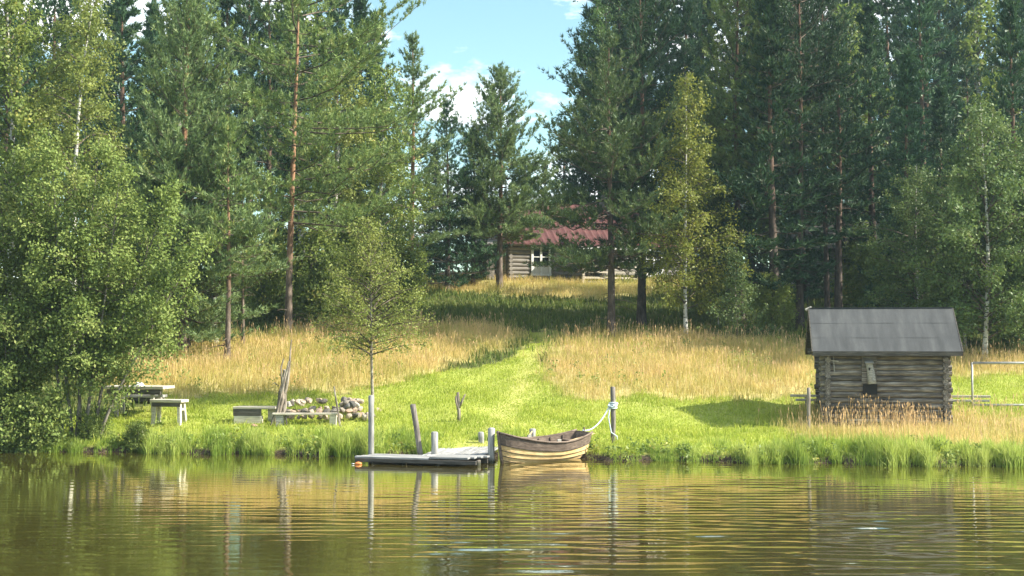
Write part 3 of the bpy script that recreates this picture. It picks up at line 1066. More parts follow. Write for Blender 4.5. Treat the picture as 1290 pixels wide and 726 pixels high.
def broadleaf(name, label, h, W, base, seed, mat='birch_leaf', barkm='birch_bark', env=env_round, nlimb=34, leaf=0.075, per_twig=26,
              r0=None, droop=0.35, el=(60, 35), lean=(0, 0), wig=0.02, stems=None, cat='birch tree', twig_gap=0.20, irr=0.35, twl=(0.3, 0.75), bias=(0, 0), clump=0.09, limb_from=None):
    rg = np.random.default_rng(seed)
    root = thing(name, label, cat)
    P, D = [], []
    br = Tubes()
    tb = Tubes()
    stems = stems or [(0.0, 0.0, lean[0], lean[1], 1.0)]
    for si, (ox, oy, lx, ly, hs) in enumerate(stems):
        tp = trunk_pts(h * hs, rg, (lx, ly), wig) + np.array([ox, oy, 0])
        rr0 = (r0 or h * 0.011) * (0.7 + 0.3 * hs)
        rad = rr0 * (1 - np.linspace(0, 1, len(tp)) * 0.93)
        rad[0] *= 1.2
        tb.add(tp, rad, 8)
        zb = base * h * hs
        nl = int(nlimb * (0.35 + 0.65 * hs))
        az = rg.uniform(0, 6.28)
        for k in range(nl):
            f = (k + rg.uniform(0.1, 0.9)) / nl
            z = zb + f * (h * hs * 0.985 - zb)
            az += 2.4 + rg.normal(0, 0.35)
            L = W / 2 * env(f) * rg.uniform(1 - irr, 1 + irr * 0.5) * (1.0 if len(stems) == 1 else 0.75)
            L *= 1 + bias[0] * math.cos(az) + bias[1] * math.sin(az)
            L = max(L, 0.2)
            e = R(el[0] + (el[1] - el[0]) * (1 - f) + rg.normal(0, 9))
            hd = np.array([math.cos(az), math.sin(az), 0.0])
            ts = np.linspace(0, 1, 5)
            p0 = on_path(tp, max(0.05, z - L * math.sin(e) * 0.55))
            pts = np.array([p0 + hd * L * (s * math.cos(e) + 0.12 * s * s) + np.array([0, 0, 1]) * L * (math.sin(e) * s - droop * s ** 2.4) for s in ts])
            pts[1:] += rg.normal(0, 0.03 * L, (4, 3))
            rb = max(0.006, min(0.05, 0.013 * L + 0.004))
            br.add(pts, rb * (1 - 0.85 * ts), 4)
            nt = max(3, int(L / twig_gap))
            tone = rg.random()
            for q in range(nt):
                s = 0.18 + 0.82 * (q + rg.random()) / nt
                pp = np.array([np.interp(s, ts, pts[:, c]) for c in range(3)])
                d2 = unit(hd * rg.uniform(0.2, 1) + rg.normal(0, 0.65, 3) + np.array([0, 0, 0.25 - droop * 0.9]))
                tl = rg.uniform(*twl) * (0.55 + 0.45 * min(1, L)) * (1.15 - 0.5 * s)
                e1 = pp + d2 * tl * 0.6
                e2 = pp + d2 * tl + np.array([0, 0, -droop * tl * 0.45])
                if tl > 0.3:
                    br.add(np.array([pp, e1, e2]), [0.006, 0.004, 0.002], 3)
                m_ = max(6, int(per_twig * rg.uniform(0.6, 1.3)))
                u = rg.uniform(0.1, 1.05, m_)[:, None]
                base_p = np.where(u < 0.6, pp + (e1 - pp) * u / 0.6, e1 + (e2 - e1) * (u - 0.6) / 0.4)
                P.append(base_p + rg.normal(0, clump, (m_, 3)))
                D.append(np.clip(np.full(m_, tone * 0.6 + rg.random() * 0.4), 0, 1))
    kid(link('trunk', tb.mesh('trunk', MATS[barkm]), root), root)
    kid(tag(link('branches', br.mesh('branches', MATS['twig_bark']), root), kind='stuff'), root)
    kid(link('crown', leaves('crown', np.concatenate(P), np.concatenate(D), MATS[mat], rg, leaf), root), root)
    root['h0'] = h
    return root


def put(root, px, D_, top=None, rot=0.0, sx=1.0, sink=0.05, h=None):
    """stands a tree on the ground where it grows; its height follows from the row its tip reaches"""
    x_ = xat(px, D_)
    z_ = hz(x_, D_)
    root.location = (x_, D_, z_ - sink)
    if top is not None:
        h = at(px, top, D_).z - z_
    if h is not None:
        s = h / root['h0']
        root.scale = (s * sx, s * sx, s)
    root.rotation_euler[2] = rot
    return root


def hgt(px, D_, top):
    return at(px, top, D_).z - hz(xat(px, D_), D_)


def wpx(w, D_):
    return w * D_ / 1700.0


g = link('herbs', leaves('herbs', HERB_P, HERB_D, MATS['birch_leaf'], np.random.default_rng(77), 0.085), None)
tag(g, 'leafy green herbs scattered along the bank and through the meadow', 'herbs', kind='stuff')

# --- trees that stand out, left to right
# broad alder and willow bushes leaning over the water at the left
sh = broadleaf('willow_tree', 'broad multi-stemmed green willow leaning over the bank in front of the picnic table', 8.6, 3.6, 0.24, 21, 'willow_leaf', 'grey_bark',
               env=env_round, nlimb=30, leaf=0.092, per_twig=78, r0=0.055, droop=0.22, el=(55, 15), cat='tree', clump=0.13,
               stems=[(-0.5, 0, -1.5, 0.2, 0.95), (-0.25, 0.1, -0.7, -0.5, 1.0), (0, 0, 0.2, 0.4, 1.0), (0.15, -0.1, 1.0, -0.4, 0.9), (0.35, 0.1, 2.0, 0.1, 0.85), (0.5, 0, 2.9, -0.2, 0.66), (-0.1, -0.1, 0.4, -0.7, 0.7)],
               twig_gap=0.24)
put(sh, 103, 37.6)
sh = broadleaf('alder_tree', 'dense dark green alder at the water edge on the far left', 7.6, 3.8, 0.16, 22, 'willow_leaf', 'grey_bark',
               nlimb=36, leaf=0.092, per_twig=74, r0=0.05, droop=0.2, el=(55, 5), cat='tree', clump=0.13,
               stems=[(-0.3, 0, -1.0, 0.2, 1.0), (0, 0, 0.0, -0.4, 0.95), (0.2, 0, 0.7, 0.2, 0.85), (0.1, -0.2, 0.2, -0.8, 0.5)], twig_gap=0.24)
put(sh, 6, 37.9)
sh = broadleaf('willow_bush', 'low leafy willow bush filling the bank under the far left trees', 1.9, 1.9, 0.03, 23, 'willow_leaf', 'grey_bark',
               nlimb=22, leaf=0.098, per_twig=44, r0=0.025, droop=0.15, el=(60, 10), cat='bush', clump=0.1,
               stems=[(-0.3, 0, -0.6, -0.1, 1.0), (0, 0, 0.1, -0.2, 0.9), (0.3, 0, 0.6, 0, 0.95), (0.1, 0.1, 0.9, 0.1, 0.6)], twig_gap=0.18)
put(sh, 30, 36.9)
c = copy_tree(sh)
c['label'] = 'thin willow bush with pale dead twigs on the bank below the picnic table'
put(c, 172, 36.9, rot=2.1, h=0.75)
c = copy_tree(sh)
c['label'] = 'low willow bush among the stems of the broad leaning willow'
put(c, 122, 37.6, rot=4.0, h=0.8)

aspen = broadleaf('aspen_tree', 'tall bright green aspen with a pale trunk at the left edge', hgt(4, 47, -70), wpx(215, 47), 0.30, 31, 'birch_leaf', 'birch_bark', nlimb=52, leaf=0.132,
                  per_twig=48, droop=0.15, cat='aspen tree', clump=0.12, twig_gap=0.26)
put(aspen, 4, 47)
b1 = broadleaf('birch_tree', 'leaning birch with a crooked white trunk and thin drooping leaves', hgt(92, 46, -25), wpx(165, 46), 0.34, 32, 'fine_leaf', 'birch_bark', nlimb=46, leaf=0.098,
               per_twig=52, droop=0.5, lean=(0.9, 0), r0=0.14, clump=0.12, twig_gap=0.22, wig=0.03)
put(b1, 88, 46)
pC = pine('pine_tree', 'broad thick-crowned young pine with blue green needles left of the tall bare-trunked pine', hgt(228, 49, -45), wpx(235, 49), 0.06, 33, 'blue_needle', per=6, whorl=0.38, dens=1.15, dead=4)
put(pC, 232, 49)
pE = pine('pine_tree', 'slim yellowish pine with a thin grey trunk beside the white birch stem', hgt(287, 47.5, 150), wpx(125, 47.5), 0.38, 34, 'pine_needle', per=5, whorl=0.4, dens=0.9, dead=14, r0=0.11)
put(pE, 286, 47.5)
b2 = broadleaf('birch_tree', 'birch with a straight white stem behind the slim yellowish pine', hgt(270, 50.5, 120), wpx(110, 50.5), 0.42, 35, 'birch_leaf', 'birch_bark', nlimb=30, leaf=0.103, r0=0.12, clump=0.11, wig=0.01)
put(b2, 271, 50.5)
pG = pine('pine_tree', 'small thin pine between the slim yellowish pine and the tall pine', hgt(306, 50, 235), wpx(80, 50), 0.40, 36, 'pine_needle', per=4, whorl=0.42, dens=0.8, dead=8, r0=0.07)
put(pG, 306, 50)
pD = pine('pine_tree', 'tall pine with a long bare orange trunk and open crown above the fire place', hgt(371, 53.5, -120), wpx(270, 53.5), 0.26, 37, 'pine_needle', env=env_tall, per=4, whorl=0.5, dens=0.9, limbm='twig_bark',
          r0=0.15, irr=0.55, bias=(0.42, -0.1), dead=12, up=(-4, 30), wig=0.006, lean=(0.3, 0))
put(pD, 363, 53.5)
b3 = broadleaf('birch_tree', 'full leafy birch between the tall orange-trunked pine and the dark firs', hgt(480, 60, 78), wpx(150, 60), 0.12, 38, 'birch_leaf', 'birch_bark', nlimb=54, leaf=0.121, per_twig=48, droop=0.45, clump=0.13, twig_gap=0.25)
put(b3, 482, 60)
b4 = broadleaf('birch_tree', 'birch with long hanging twigs right of the tall orange-trunked pine', hgt(425, 58, 60), wpx(150, 58), 0.16, 39, 'fine_leaf', 'birch_bark', nlimb=48, leaf=0.115, per_twig=48, droop=0.55, clump=0.13, twig_gap=0.25)
put(b4, 425, 58)
pI = pine('pine_tree', 'tall narrow pine whose tip stands against the clouds left of the sky gap', hgt(515, 64, 42), wpx(125, 64), 0.12, 40, 'blue_needle', per=6, whorl=0.5, dens=1.0, irr=0.4)
put(pI, 517, 64)
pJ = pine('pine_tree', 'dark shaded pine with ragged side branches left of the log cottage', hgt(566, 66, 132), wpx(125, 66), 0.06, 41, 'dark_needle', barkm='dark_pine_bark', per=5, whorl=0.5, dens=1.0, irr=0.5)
put(pJ, 563, 66)
pK = pine('pine_tree', 'dense cone-shaped pine standing alone against the blue sky beside the cottage', hgt(638, 67.5, 86), wpx(158, 67.5), 0.24, 42, 'blue_needle', per=6, whorl=0.36, dens=1.3, irr=0.28, r0=0.17)
put(pK, 629, 67.5)
pK2 = pine('pine_tree', 'short dark pine to the left of the dense cone-shaped pine', hgt(594, 68.5, 166), wpx(78, 68.5), 0.05, 43, 'dark_needle', per=5, whorl=0.42, dens=1.1, irr=0.35, barkm='dark_pine_bark')
put(pK2, 596, 68.5)
pL = pine('pine_tree', 'big broad pine with level branches standing in front of the cottage', hgt(770, 52.2, 42), wpx(215, 52.2), 0.24, 44, 'dusk_needle', per=5, whorl=0.5, dens=1.0,
          irr=0.42, r0=0.165, up=(-12, 40), dead=12, barkm='dark_pine_bark')
put(pL, 770, 52.2)
bN = broadleaf('birch_tree', 'slender yellowing birch right of the big broad pine', hgt(865, 52, 92), wpx(185, 52), 0.15, 45, 'yellow_leaf', 'birch_bark', env=lambda f: (1 - f) ** 0.58 * (0.6 + 0.4 * min(1, f * 4)) + 0.05,
               nlimb=64, leaf=0.098, per_twig=44, droop=0.3, r0=0.085, clump=0.12, twig_gap=0.2, wig=0.008)
put(bN, 864, 52)
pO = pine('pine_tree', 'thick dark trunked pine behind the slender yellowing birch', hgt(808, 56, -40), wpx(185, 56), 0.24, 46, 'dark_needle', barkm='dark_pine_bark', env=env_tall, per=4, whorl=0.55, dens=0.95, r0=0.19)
put(pO, 808, 56)
bM = broadleaf('birch_tree', 'tall dark birch with hanging twigs above the big broad pine', hgt(760, 78, -95), wpx(140, 78), 0.35, 47, 'dark_leaf', 'grey_bark', nlimb=48, leaf=0.121, per_twig=48, droop=0.75, clump=0.12, twig_gap=0.24)
put(bM, 757, 78)
pP = pine('pine_tree', 'tall sunlit pine whose crown hides the top right of the yellowing birch', hgt(930, 56, -70), wpx(155, 56), 0.20, 48, 'pine_needle', barkm='dark_pine_bark', env=env_tall, per=5, whorl=0.5, dens=1.0, r0=0.18, dead=8)
put(pP, 933, 56)
bR = broadleaf('birch_tree', 'small young birch with green leaves at the meadow edge left of the log shed', hgt(928, 51, 312), wpx(80, 51), 0.08, 49, 'soft_birch_leaf', 'grey_bark', env=lambda f: (1 - f) ** 0.7 * 0.95 + 0.08,
               nlimb=36, leaf=0.086, per_twig=40, droop=0.15, r0=0.04, clump=0.1, twig_gap=0.18)
put(bR, 929, 51)
pT = pine('pine_tree', 'tall dark pine with a straight trunk behind the left end of the shed roof', hgt(1010, 54, -90), wpx(150, 54), 0.30, 50, 'dark_needle', barkm='dark_pine_bark', env=env_tall, per=4, whorl=0.58, dens=0.85, r0=0.16, dead=18)
put(pT, 1008, 54)
pT2 = copy_tree(pT)
pT2['label'] = 'slim pine with an orange patch on its trunk, just right of the straight dark trunk'
put(pT2, 1043, 56, top=-60, rot=1.9, sx=0.8)
bS = broadleaf('birch_tree', 'bright leafy birch with pale stem at the right edge behind the shed', hgt(1245, 48, 128), wpx(235, 48), 0.12, 51, 'soft_birch_leaf', 'birch_bark', nlimb=56, leaf=0.115, per_twig=48, droop=0.35, r0=0.10, clump=0.13, twig_gap=0.23,
               env=lambda f: math.sin(math.pi * (0.16 + 0.8 * f)) ** 0.8)
put(bS, 1240, 48)
bS2 = copy_tree(bS)
bS2['label'] = 'birch with two-tone bark leaning beside the bright birch behind the shed'
put(bS2, 1216, 49.5, top=215, rot=2.2, sx=0.85)
bS3 = copy_tree(bS)
bS3['label'] = 'loose grey green birch behind the right half of the shed roof'
put(bS3, 1160, 51, top=205, rot=4.1, sx=1.0)
bS4 = copy_tree(bS)
bS4['label'] = 'birch cut by the right edge of the picture, behind the pipe frame'
put(bS4, 1305, 49, top=150, rot=0.9)
b5 = copy_tree(bS)
b5['label'] = 'thin-stemmed birch with a white trunk foot at the forest edge near the young birch'
put(b5, 905, 55.5, top=215, rot=5.0, sx=0.5)

# small birch behind the grey mooring pole by the fire place
bark('young_birch_bark', [(0.10, 0.085, 0.065), (0.24, 0.205, 0.165), (0.46, 0.42, 0.36)], 1.6, 5.0)
bsm = broadleaf('birch_tree', 'small round airy birch growing on the lawn behind the tall dock pole', 5.9, wpx(132, 42), 0.29, 52, 'fine_leaf', 'young_birch_bark', nlimb=90, leaf=0.070, per_twig=17, droop=0.18, el=(58, 18), r0=0.05,
                lean=(-0.22, 0), wig=0.012, clump=0.085, twig_gap=0.13, twl=(0.25, 0.55), env=lambda f: math.sin(math.pi * min(1, 0.30 + 0.68 * f)) ** 0.85 + 0.05)
put(bsm, 470, 42, top=268)

# bushes below the trees
bush = broadleaf('birch_bush', 'light green birch sapling bush at the foot of the tall orange-trunked pine', 3.0, 2.2, 0.04, 60, 'birch_leaf', 'grey_bark', nlimb=30, leaf=0.098, per_twig=44, droop=0.2, cat='bush', clump=0.12,
                 stems=[(0, 0, 0.1, 0, 1.0), (0.2, 0, 0.5, 0.1, 0.8), (-0.2, 0.1, -0.5, 0, 0.85)], r0=0.03)
put(bush, 392, 55, top=285)
for (px, D_, top, rot, lab) in [
        (340, 57, 290, 1.0, 'leafy bush in the shade left of the tall orange-trunked pine'),
        (450, 57, 285, 2.0, 'leafy bush below the birch with long hanging twigs'),
        (508, 60, 300, 3.0, 'dim bush at the left end of the golden strip before the cottage'),
        (250, 53, 340, 4.0, 'bush behind the white birch stem on the left'),
        (200, 52, 330, 5.0, 'bush in the shade behind the picnic table'),
        (130, 50, 300, 0.4, 'bush seen through the stems of the broad leaning willow'),
        (890, 57.5, 330, 2.6, 'bush in the deep shade between yellowing birch and young birch'),
        (975, 53, 345, 3.7, 'low bush between the young birch and the shed roof'),
        (1120, 54, 330, 4.4, 'bush in the shade right above the shed ridge'),
        (1085, 57, 290, 5.1, 'bush in the dark gap above the middle of the shed ridge'),
        (1275, 51, 350, 5.9, 'leafy bush below the birches at the right edge')]:
    c = copy_tree(bush)
    c['label'] = lab
    put(c, px, D_, top=top, rot=rot)

# --- forest behind: made of four copied kinds
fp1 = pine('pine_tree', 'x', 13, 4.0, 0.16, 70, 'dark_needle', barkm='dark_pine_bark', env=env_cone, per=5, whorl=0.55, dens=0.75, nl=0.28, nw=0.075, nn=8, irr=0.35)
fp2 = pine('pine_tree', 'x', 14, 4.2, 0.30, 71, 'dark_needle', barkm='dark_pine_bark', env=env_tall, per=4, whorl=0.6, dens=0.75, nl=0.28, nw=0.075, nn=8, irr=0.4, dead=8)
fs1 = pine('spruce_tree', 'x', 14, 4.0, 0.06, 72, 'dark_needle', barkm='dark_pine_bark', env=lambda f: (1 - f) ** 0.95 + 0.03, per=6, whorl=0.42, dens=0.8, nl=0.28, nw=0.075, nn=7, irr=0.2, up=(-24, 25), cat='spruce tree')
fb1 = broadleaf('birch_tree', 'x', 13, 4.6, 0.30, 73, 'birch_leaf', 'birch_bark', nlimb=46, leaf=0.19, per_twig=24, droop=0.5, clump=0.16, twig_gap=0.3)
protos = {'p': fp1, 'q': fp2, 's': fs1, 'b': fb1}
used = set()
FL = {'p': 'dark cone-crowned pine', 'q': 'dark long-trunked pine', 's': 'dark pointed spruce', 'b': 'leafy birch'}
GRP = {'p': 'cone-crowned pines of the forest', 'q': 'long-trunked pines of the forest', 's': 'pointed spruces of the forest', 'b': 'leafy birches of the forest'}
WHERE = [(-15, 'at the far left edge'), (40, 'behind the pale aspen'), (85, 'left of the leaning birch'), (125, 'right of the leaning birch'), (185, 'left of the broad young pine'),
         (225, 'behind the broad young pine'), (262, 'right of the broad young pine'), (300, 'behind the white birch stem'), (345, 'left of the tall orange trunk'), (390, 'behind the tall orange trunk'),
         (435, 'behind the birch with hanging twigs'), (475, 'left of the full leafy birch'), (520, 'behind the full leafy birch'), (560, 'at the left side of the sky gap'), (595, 'behind the ragged dark pine'),
         (622, 'left of the lone cone-shaped pine'), (650, 'behind the lone cone-shaped pine'), (675, 'right of the lone cone-shaped pine'), (700, 'at the right side of the sky gap'), (718, 'at the right rim of the sky gap'), (738, 'left of the big broad pine'),
         (765, 'behind the big broad pine'), (800, 'right of the big broad pine'), (840, 'left of the yellowing birch'), (880, 'behind the yellowing birch'), (915, 'right of the yellowing birch'),
         (955, 'above the small young birch'), (1000, 'right of the small young birch'), (1035, 'above the left shed roof corner'), (1075, 'above the left half of the shed roof'), (1115, 'above the middle of the shed roof'),
         (1150, 'above the right half of the shed roof'), (1190, 'above the right shed roof corner'), (1225, 'left of the bright birch'), (1265, 'behind the bright birch'), (1300, 'at the right edge'), (9999, 'beyond the right edge')]
rf = random.Random(5)
forest = []
for k, px in enumerate(range(-70, 500, 44)):
    forest.append(('sbpqbp'[k % 6], px + rf.uniform(-12, 12), 66 + rf.uniform(-4, 6), rf.uniform(-70, 20), 'bank on the left'))
for k, px in enumerate(range(-60, 480, 52)):
    forest.append(('pqsqps'[k % 6], px + rf.uniform(-14, 14), 82 + rf.uniform(-5, 8), rf.uniform(-40, 40), 'bank on the left'))
for k, px in enumerate(range(745, 1330, 38)):
    forest.append(('sqpspqb'[k % 7], px + rf.uniform(-12, 12), 77 + rf.uniform(-2, 6), rf.uniform(-110, -30), 'log shed and cottage on the right'))
for k, px in enumerate(range(985, 1330, 30)):
    forest.append(('psqbps'[k % 6], px + rf.uniform(-12, 12), (52.5, 60.5, 55.5, 63.5, 58)[k % 5] + rf.uniform(-1, 1), rf.uniform(-60, 130), 'log shed and cottage on the right'))
for k, px in enumerate(range(780, 1330, 58)):
    forest.append(('qpsq'[k % 4], px + rf.uniform(-14, 14), 88 + rf.uniform(-4, 8), rf.uniform(-60, 0), 'log shed and cottage on the right'))
for px, kind_, top in ((548, 's', 185), (588, 'p', 212), (662, 's', 215), (688, 'p', 205), (712, 's', 150), (735, 'p', 120), (610, 's', 225), (636, 'p', 240)):
    forest.append((kind_, px, 90 + rf.uniform(-3, 5), top, 'cottage roof below the sky gap'))
# the wood goes on beyond the right edge of the picture; it shades what stands inside
for k, (px, D_) in enumerate([(1345, 55), (1420, 58), (1390, 74), (1480, 55), (1560, 58), (1500, 76), (1630, 57), (1660, 75), (1740, 57)]):
    forest.append(('spqsp'[k % 5], px, D_, -60 + rf.uniform(-40, 60), 'log shed and cottage on the right'))
for (kd, px, D_, top, where) in forest:
    pr = protos[kd]
    if kd in used:
        pr = copy_tree(pr)
    used.add(kd)
    row = 'front' if D_ < 63 or (px < 500 and D_ < 75) else ('middle' if D_ < 84 and px > 700 else 'back')
    pr['label'] = '%s in the %s forest row %s' % (FL[kd], row, next(w for lim, w in WHERE if px < lim))
    pr['group'] = GRP[kd]
    put(pr, px, D_, top=top if px < 1335 else top + 170, rot=rf.uniform(0, 6.28), sx=rf.uniform(0.85, 1.2))
for o_ in SC.objects:
    if 'h0' in o_:
        del o_['h0']

# ------------------------------------------------------------------ log shed
rs = random.Random(9)
FW, DP = 3.30, 2.6                      # front length and depth between wall centres
shed = thing('log_shed', 'small grey log shed with dark felt roof near the water on the right', 'shed', (SHED_X, SHED_Y, 0.55), R(-9))
LR = 0.085
NLOG = 13


def log_mesh(L, seed, r=LR):
    q = random.Random(seed)
    mb = MB()
    n = 7
    pts = [(-L / 2 + L * i_ / (n - 1), q.uniform(-0.008, 0.008), q.uniform(-0.007, 0.007)) for i_ in range(n)]
    mb.tube(pts, [r * q.uniform(0.93, 1.05) for _ in range(n)], 10)
    return mb.mesh('log', MATS['shed_log'], False)


logs_f = [log_mesh(FW + 0.36, 100 + k) for k in range(4)]
logs_s = [log_mesh(DP + 0.36, 200 + k) for k in range(4)]
for lv_ in range(NLOG):
    for s in (-1, 1):
        o_ = link('log', rs.choice(logs_f), shed, (rs.uniform(-0.03, 0.03), s * DP / 2 + (0.012 * s if s < 0 else 0), 0.10 + lv_ * 0.158 + rs.uniform(-0.006, 0.006)), (rs.uniform(-0.3, 0.3), rs.uniform(-0.004, 0.004), 0))
        o_.rotation_euler[2] = math.pi if rs.random() < 0.5 else 0
    for s in (-1, 1):
        link('log', rs.choice(logs_s), shed, (s * (FW / 2) + rs.uniform(-0.01, 0.01), rs.uniform(-0.05, 0.05), 0.179 + lv_ * 0.158), (rs.uniform(-0.3, 0.3), 0, math.pi / 2))
# gable boards
wall_top = 0.10 + NLOG * 0.158
EAVE_Y, RIDGE = DP / 2 + 0.38, 3.42
EAVE_Z = 2.13
slope = (RIDGE - EAVE_Z) / EAVE_Y
for s in (-1, 1):
    nb = 13
    for k in range(nb):
        w_ = DP / nb
        yc = -DP / 2 + w_ * (k + 0.5)
        top = RIDGE - abs(yc) * slope - 0.10
        if top - wall_top < 0.08:
            continue
        MB().box((s * (FW / 2 + 0.012 * (k % 2)), yc, (wall_top - 0.06 + top) / 2), (0.03, w_ - 0.012, top - wall_top + 0.06)).build('gable_board', MATS['shed_log'], shed)
for s in (-1, 1):                        # purlins and eave logs that carry the roof
    MB().tube([(-2.05, s * (DP / 2), wall_top + 0.0), (2.05, s * (DP / 2), wall_top + 0.0)], 0.085, 9).build('eave_log', MATS['shed_log'], shed)
    MB().tube([(-2.04, s * 0.65, RIDGE - 0.65 * slope - 0.12), (2.04, s * 0.65, RIDGE - 0.65 * slope - 0.12)], 0.065, 8).build('purlin', MATS['shed_log'], shed)
MB().tube([(-2.04, 0, RIDGE - 0.13), (2.04, 0, RIDGE - 0.13)], 0.075, 8).build('ridge_beam', MATS['shed_log'], shed)
RL = 4.16
ang = math.atan(slope)
for s in (-1, 1):
    run = EAVE_Y / math.cos(ang)
    c0 = Vector((0, s * EAVE_Y / 2, (RIDGE + EAVE_Z) / 2))
    # boards below, felt in four overlapping courses above
    MB().box(tuple(c0), (RL - 0.04, run, 0.035), (-s * ang, 0, 0)).build('roof_board', MATS['dark_wood'], shed)
    ncs = 3
    for k in range(ncs):
        u0, u1 = k / ncs, (k + 1) / ncs
        mb = MB()
        nxs = 24
        V_, F_ = [], []
        for iu in range(3):
            u = u0 + (u1 + (0.03 if k < ncs - 1 else 0.0) - u0) * iu / 2
            for ix in range(nxs + 1):
                xx = -RL / 2 + RL * ix / nxs
                lift = 0.024 + 0.005 * (ncs - k) + 0.003 * math.sin(ix * 0.7 + k * 2) * (iu != 0) + rs.uniform(0, 0.0015)
                V_.append((xx, s * (EAVE_Y * u + lift * math.sin(ang)), RIDGE - (RIDGE - EAVE_Z) * u + lift * math.cos(ang)))
        w1 = nxs + 1
        for iu in range(2):
            for ix in range(nxs):
                F_.append((iu * w1 + ix, iu * w1 + ix + 1, (iu + 1) * w1 + ix + 1, (iu + 1) * w1 + ix))
        mb.add(V_, F_)
        o_ = mb.build('roof_felt', MATS['roof_felt'], shed)
    MB().box((0, s * (EAVE_Y + 0.016), EAVE_Z - 0.035), (RL + 0.02, 0.03, 0.13)).build('fascia_board', MATS['dark_wood'], shed)
for sx_ in (-1, 1):
    for s in (-1, 1):
        run = EAVE_Y / math.cos(ang)
        MB().box((sx_ * (RL / 2 + 0.016), s * EAVE_Y / 2, (RIDGE + EAVE_Z) / 2 - 0.04), (0.028, run, 0.15), (-s * ang, 0, 0)).build('barge_board', MATS['dark_wood'], shed)
MB().box((0, 0, RIDGE + 0.032), (RL + 0.02, 0.16, 0.02)).build('ridge_cap', MATS['roof_felt'], shed)
MB().tube([(-RL / 2 - 0.10, -0.02, RIDGE - 0.03), (-RL / 2 + 0.08, 0.0, RIDGE + 0.05)], 0.045, 7).build('ridge_peg', MATS['pale_wood'], shed)
FY = -DP / 2 - 0.10
hx = xat(1104, 39.2) - SHED_X
fr = MB()
fr.box((hx, FY + 0.0, 1.06), (0.40, 0.05, 0.30)).build('hatch', MATS['dark_void'], shed)  # solid box, its black painting in the dark inside of the opening
MB().box((hx - 0.02, FY - 0.01, 1.62), (0.42, 0.04, 0.80), (0, R(1), 0), 0.006).build('hatch_shutter', MATS['shed_log'], shed)
MB().box((0.0, FY + 0.02, 0.16), (2.2, 0.05, 0.07), (0, R(0.4), 0)).build('sill_board', MATS['grey_wood'], shed)
# small nest box hollowed from a log, on the wall
def on_shed(lx, ly, lz):
    c_, s_ = math.cos(R(-9)), math.sin(R(-9))
    return (SHED_X + lx * c_ - ly * s_, SHED_Y + lx * s_ + ly * c_, 0.55 + lz)


nb_ = thing('nest_box', 'small hollow-log nest box with a round hole hanging on the front wall of the shed', 'nest box', on_shed(hx, FY - 0.03, 1.20), R(-9))
MB().tube([(0.05, -0.09, 0.02), (0.04, -0.09, 0.12), (0.015, -0.09, 0.36), (-0.03, -0.085, 0.58), (-0.035, -0.085, 0.62)], [0.125, 0.122, 0.108, 0.095, 0.09], 12).build('log_body', MATS['grey_wood'], nb_, True)
MB().box((-0.03, -0.10, 0.645), (0.25, 0.27, 0.03), (R(12), 0, 0), 0.006).build('cap_board', MATS['grey_wood'], nb_)
MB().tube([(-0.022, -0.165, 0.45), (-0.022, -0.188, 0.45)], 0.04, 12).build('entrance_hole', MATS['dark_void'], nb_)  # black plug, the shade inside the hole given as colour
# grey cross-shaped peg rack left of it
hk = thing('wall_peg', 'small grey cross-shaped wooden peg high on the left of the shed front wall', 'peg', on_shed(xat(1060, 39.2) - SHED_X, FY - 0.005, 1.78), R(-9))
MB().box((0, 0, 0), (0.035, 0.03, 0.46), (0, R(-4), 0), 0.006).build('upright', MATS['grey_wood'], hk)
MB().box((0, -0.028, 0.10), (0.26, 0.025, 0.035), (0, R(8), 0), 0.006).build('crossbar', MATS['grey_wood'], hk)

# long rails resting behind the shed on stakes
rl = thing('pole_rail', 'long pale double rail running behind the log shed and out at both ends', 'rail', (SHED_X, 42.0, hz(SHED_X, 42.0)), R(-7))
zr = at(1110, 499, 42.0).z - hz(SHED_X, 42.0)
x0r, x1r = xat(994, 42.3) - SHED_X, xat(1247, 41.6) - SHED_X
MB().box(((x0r + x1r) / 2, 0, zr), (x1r - x0r, 0.09, 0.075), (0, 0, 0), 0.01).build('rail', MATS['pale_wood'], rl)
MB().box(((x0r + x1r) / 2 + 0.06, -0.05, zr - 0.13), (x1r - x0r - 0.2, 0.07, 0.07), (0, 0, 0), 0.01).build('rail', MATS['grey_wood'], rl)
for k in (x0r + 0.5, 0.0, x1r - 0.5):
    hz0 = hz(SHED_X + k, 42.1) - hz(SHED_X, 42.0)
    MB().tube([(k, 0.09, hz0 - 0.3), (k, 0.09, zr + 0.02)], 0.04, 8).build('stake', MATS['grey_wood'], rl)


def post(name, label, px, D_, ytop, r, dx=0.0, zb=None, mat='post_wood', cat='post', group=None, pxb=None, seed=1, cap=True):
    """round weathered post from the ground or lake bed up to the row its top reaches"""
    q = random.Random(seed)
    xt = xat(px, D_)
    xb = xat(pxb if pxb is not None else px, D_)
    zt = at(px, ytop, D_).z
    z0 = (hz(xb, D_) - 0.3) if zb is None else zb
    root = thing(name, label, cat, (xb, D_, z0), 0, group)
    n = 7
    zz = [(zt - z0) * i_ / (n - 1) for i_ in range(n)]
    k = (xt - xb) / max(0.2, (zt - max(z0, 0.2)))
    pts = [((z_ - max(0.0, 0.2 - z0)) * k + q.uniform(-0.008, 0.008), q.uniform(-0.008, 0.008), z_) for z_ in zz]
    pts.append((pts[-1][0], pts[-1][1], pts[-1][2] + r * 0.25))
    rr = [r * q.uniform(0.95, 1.06) for _ in zz] + [r * 0.62]
    MB().tube(pts, rr, 11).build('shaft', MATS[mat], root, True)
    return root


post('fence_post', 'thin grey post in tall grass at the left corner of the log shed', 1018, 38.2, 489, 0.05, seed=31, mat='dark_post_wood')

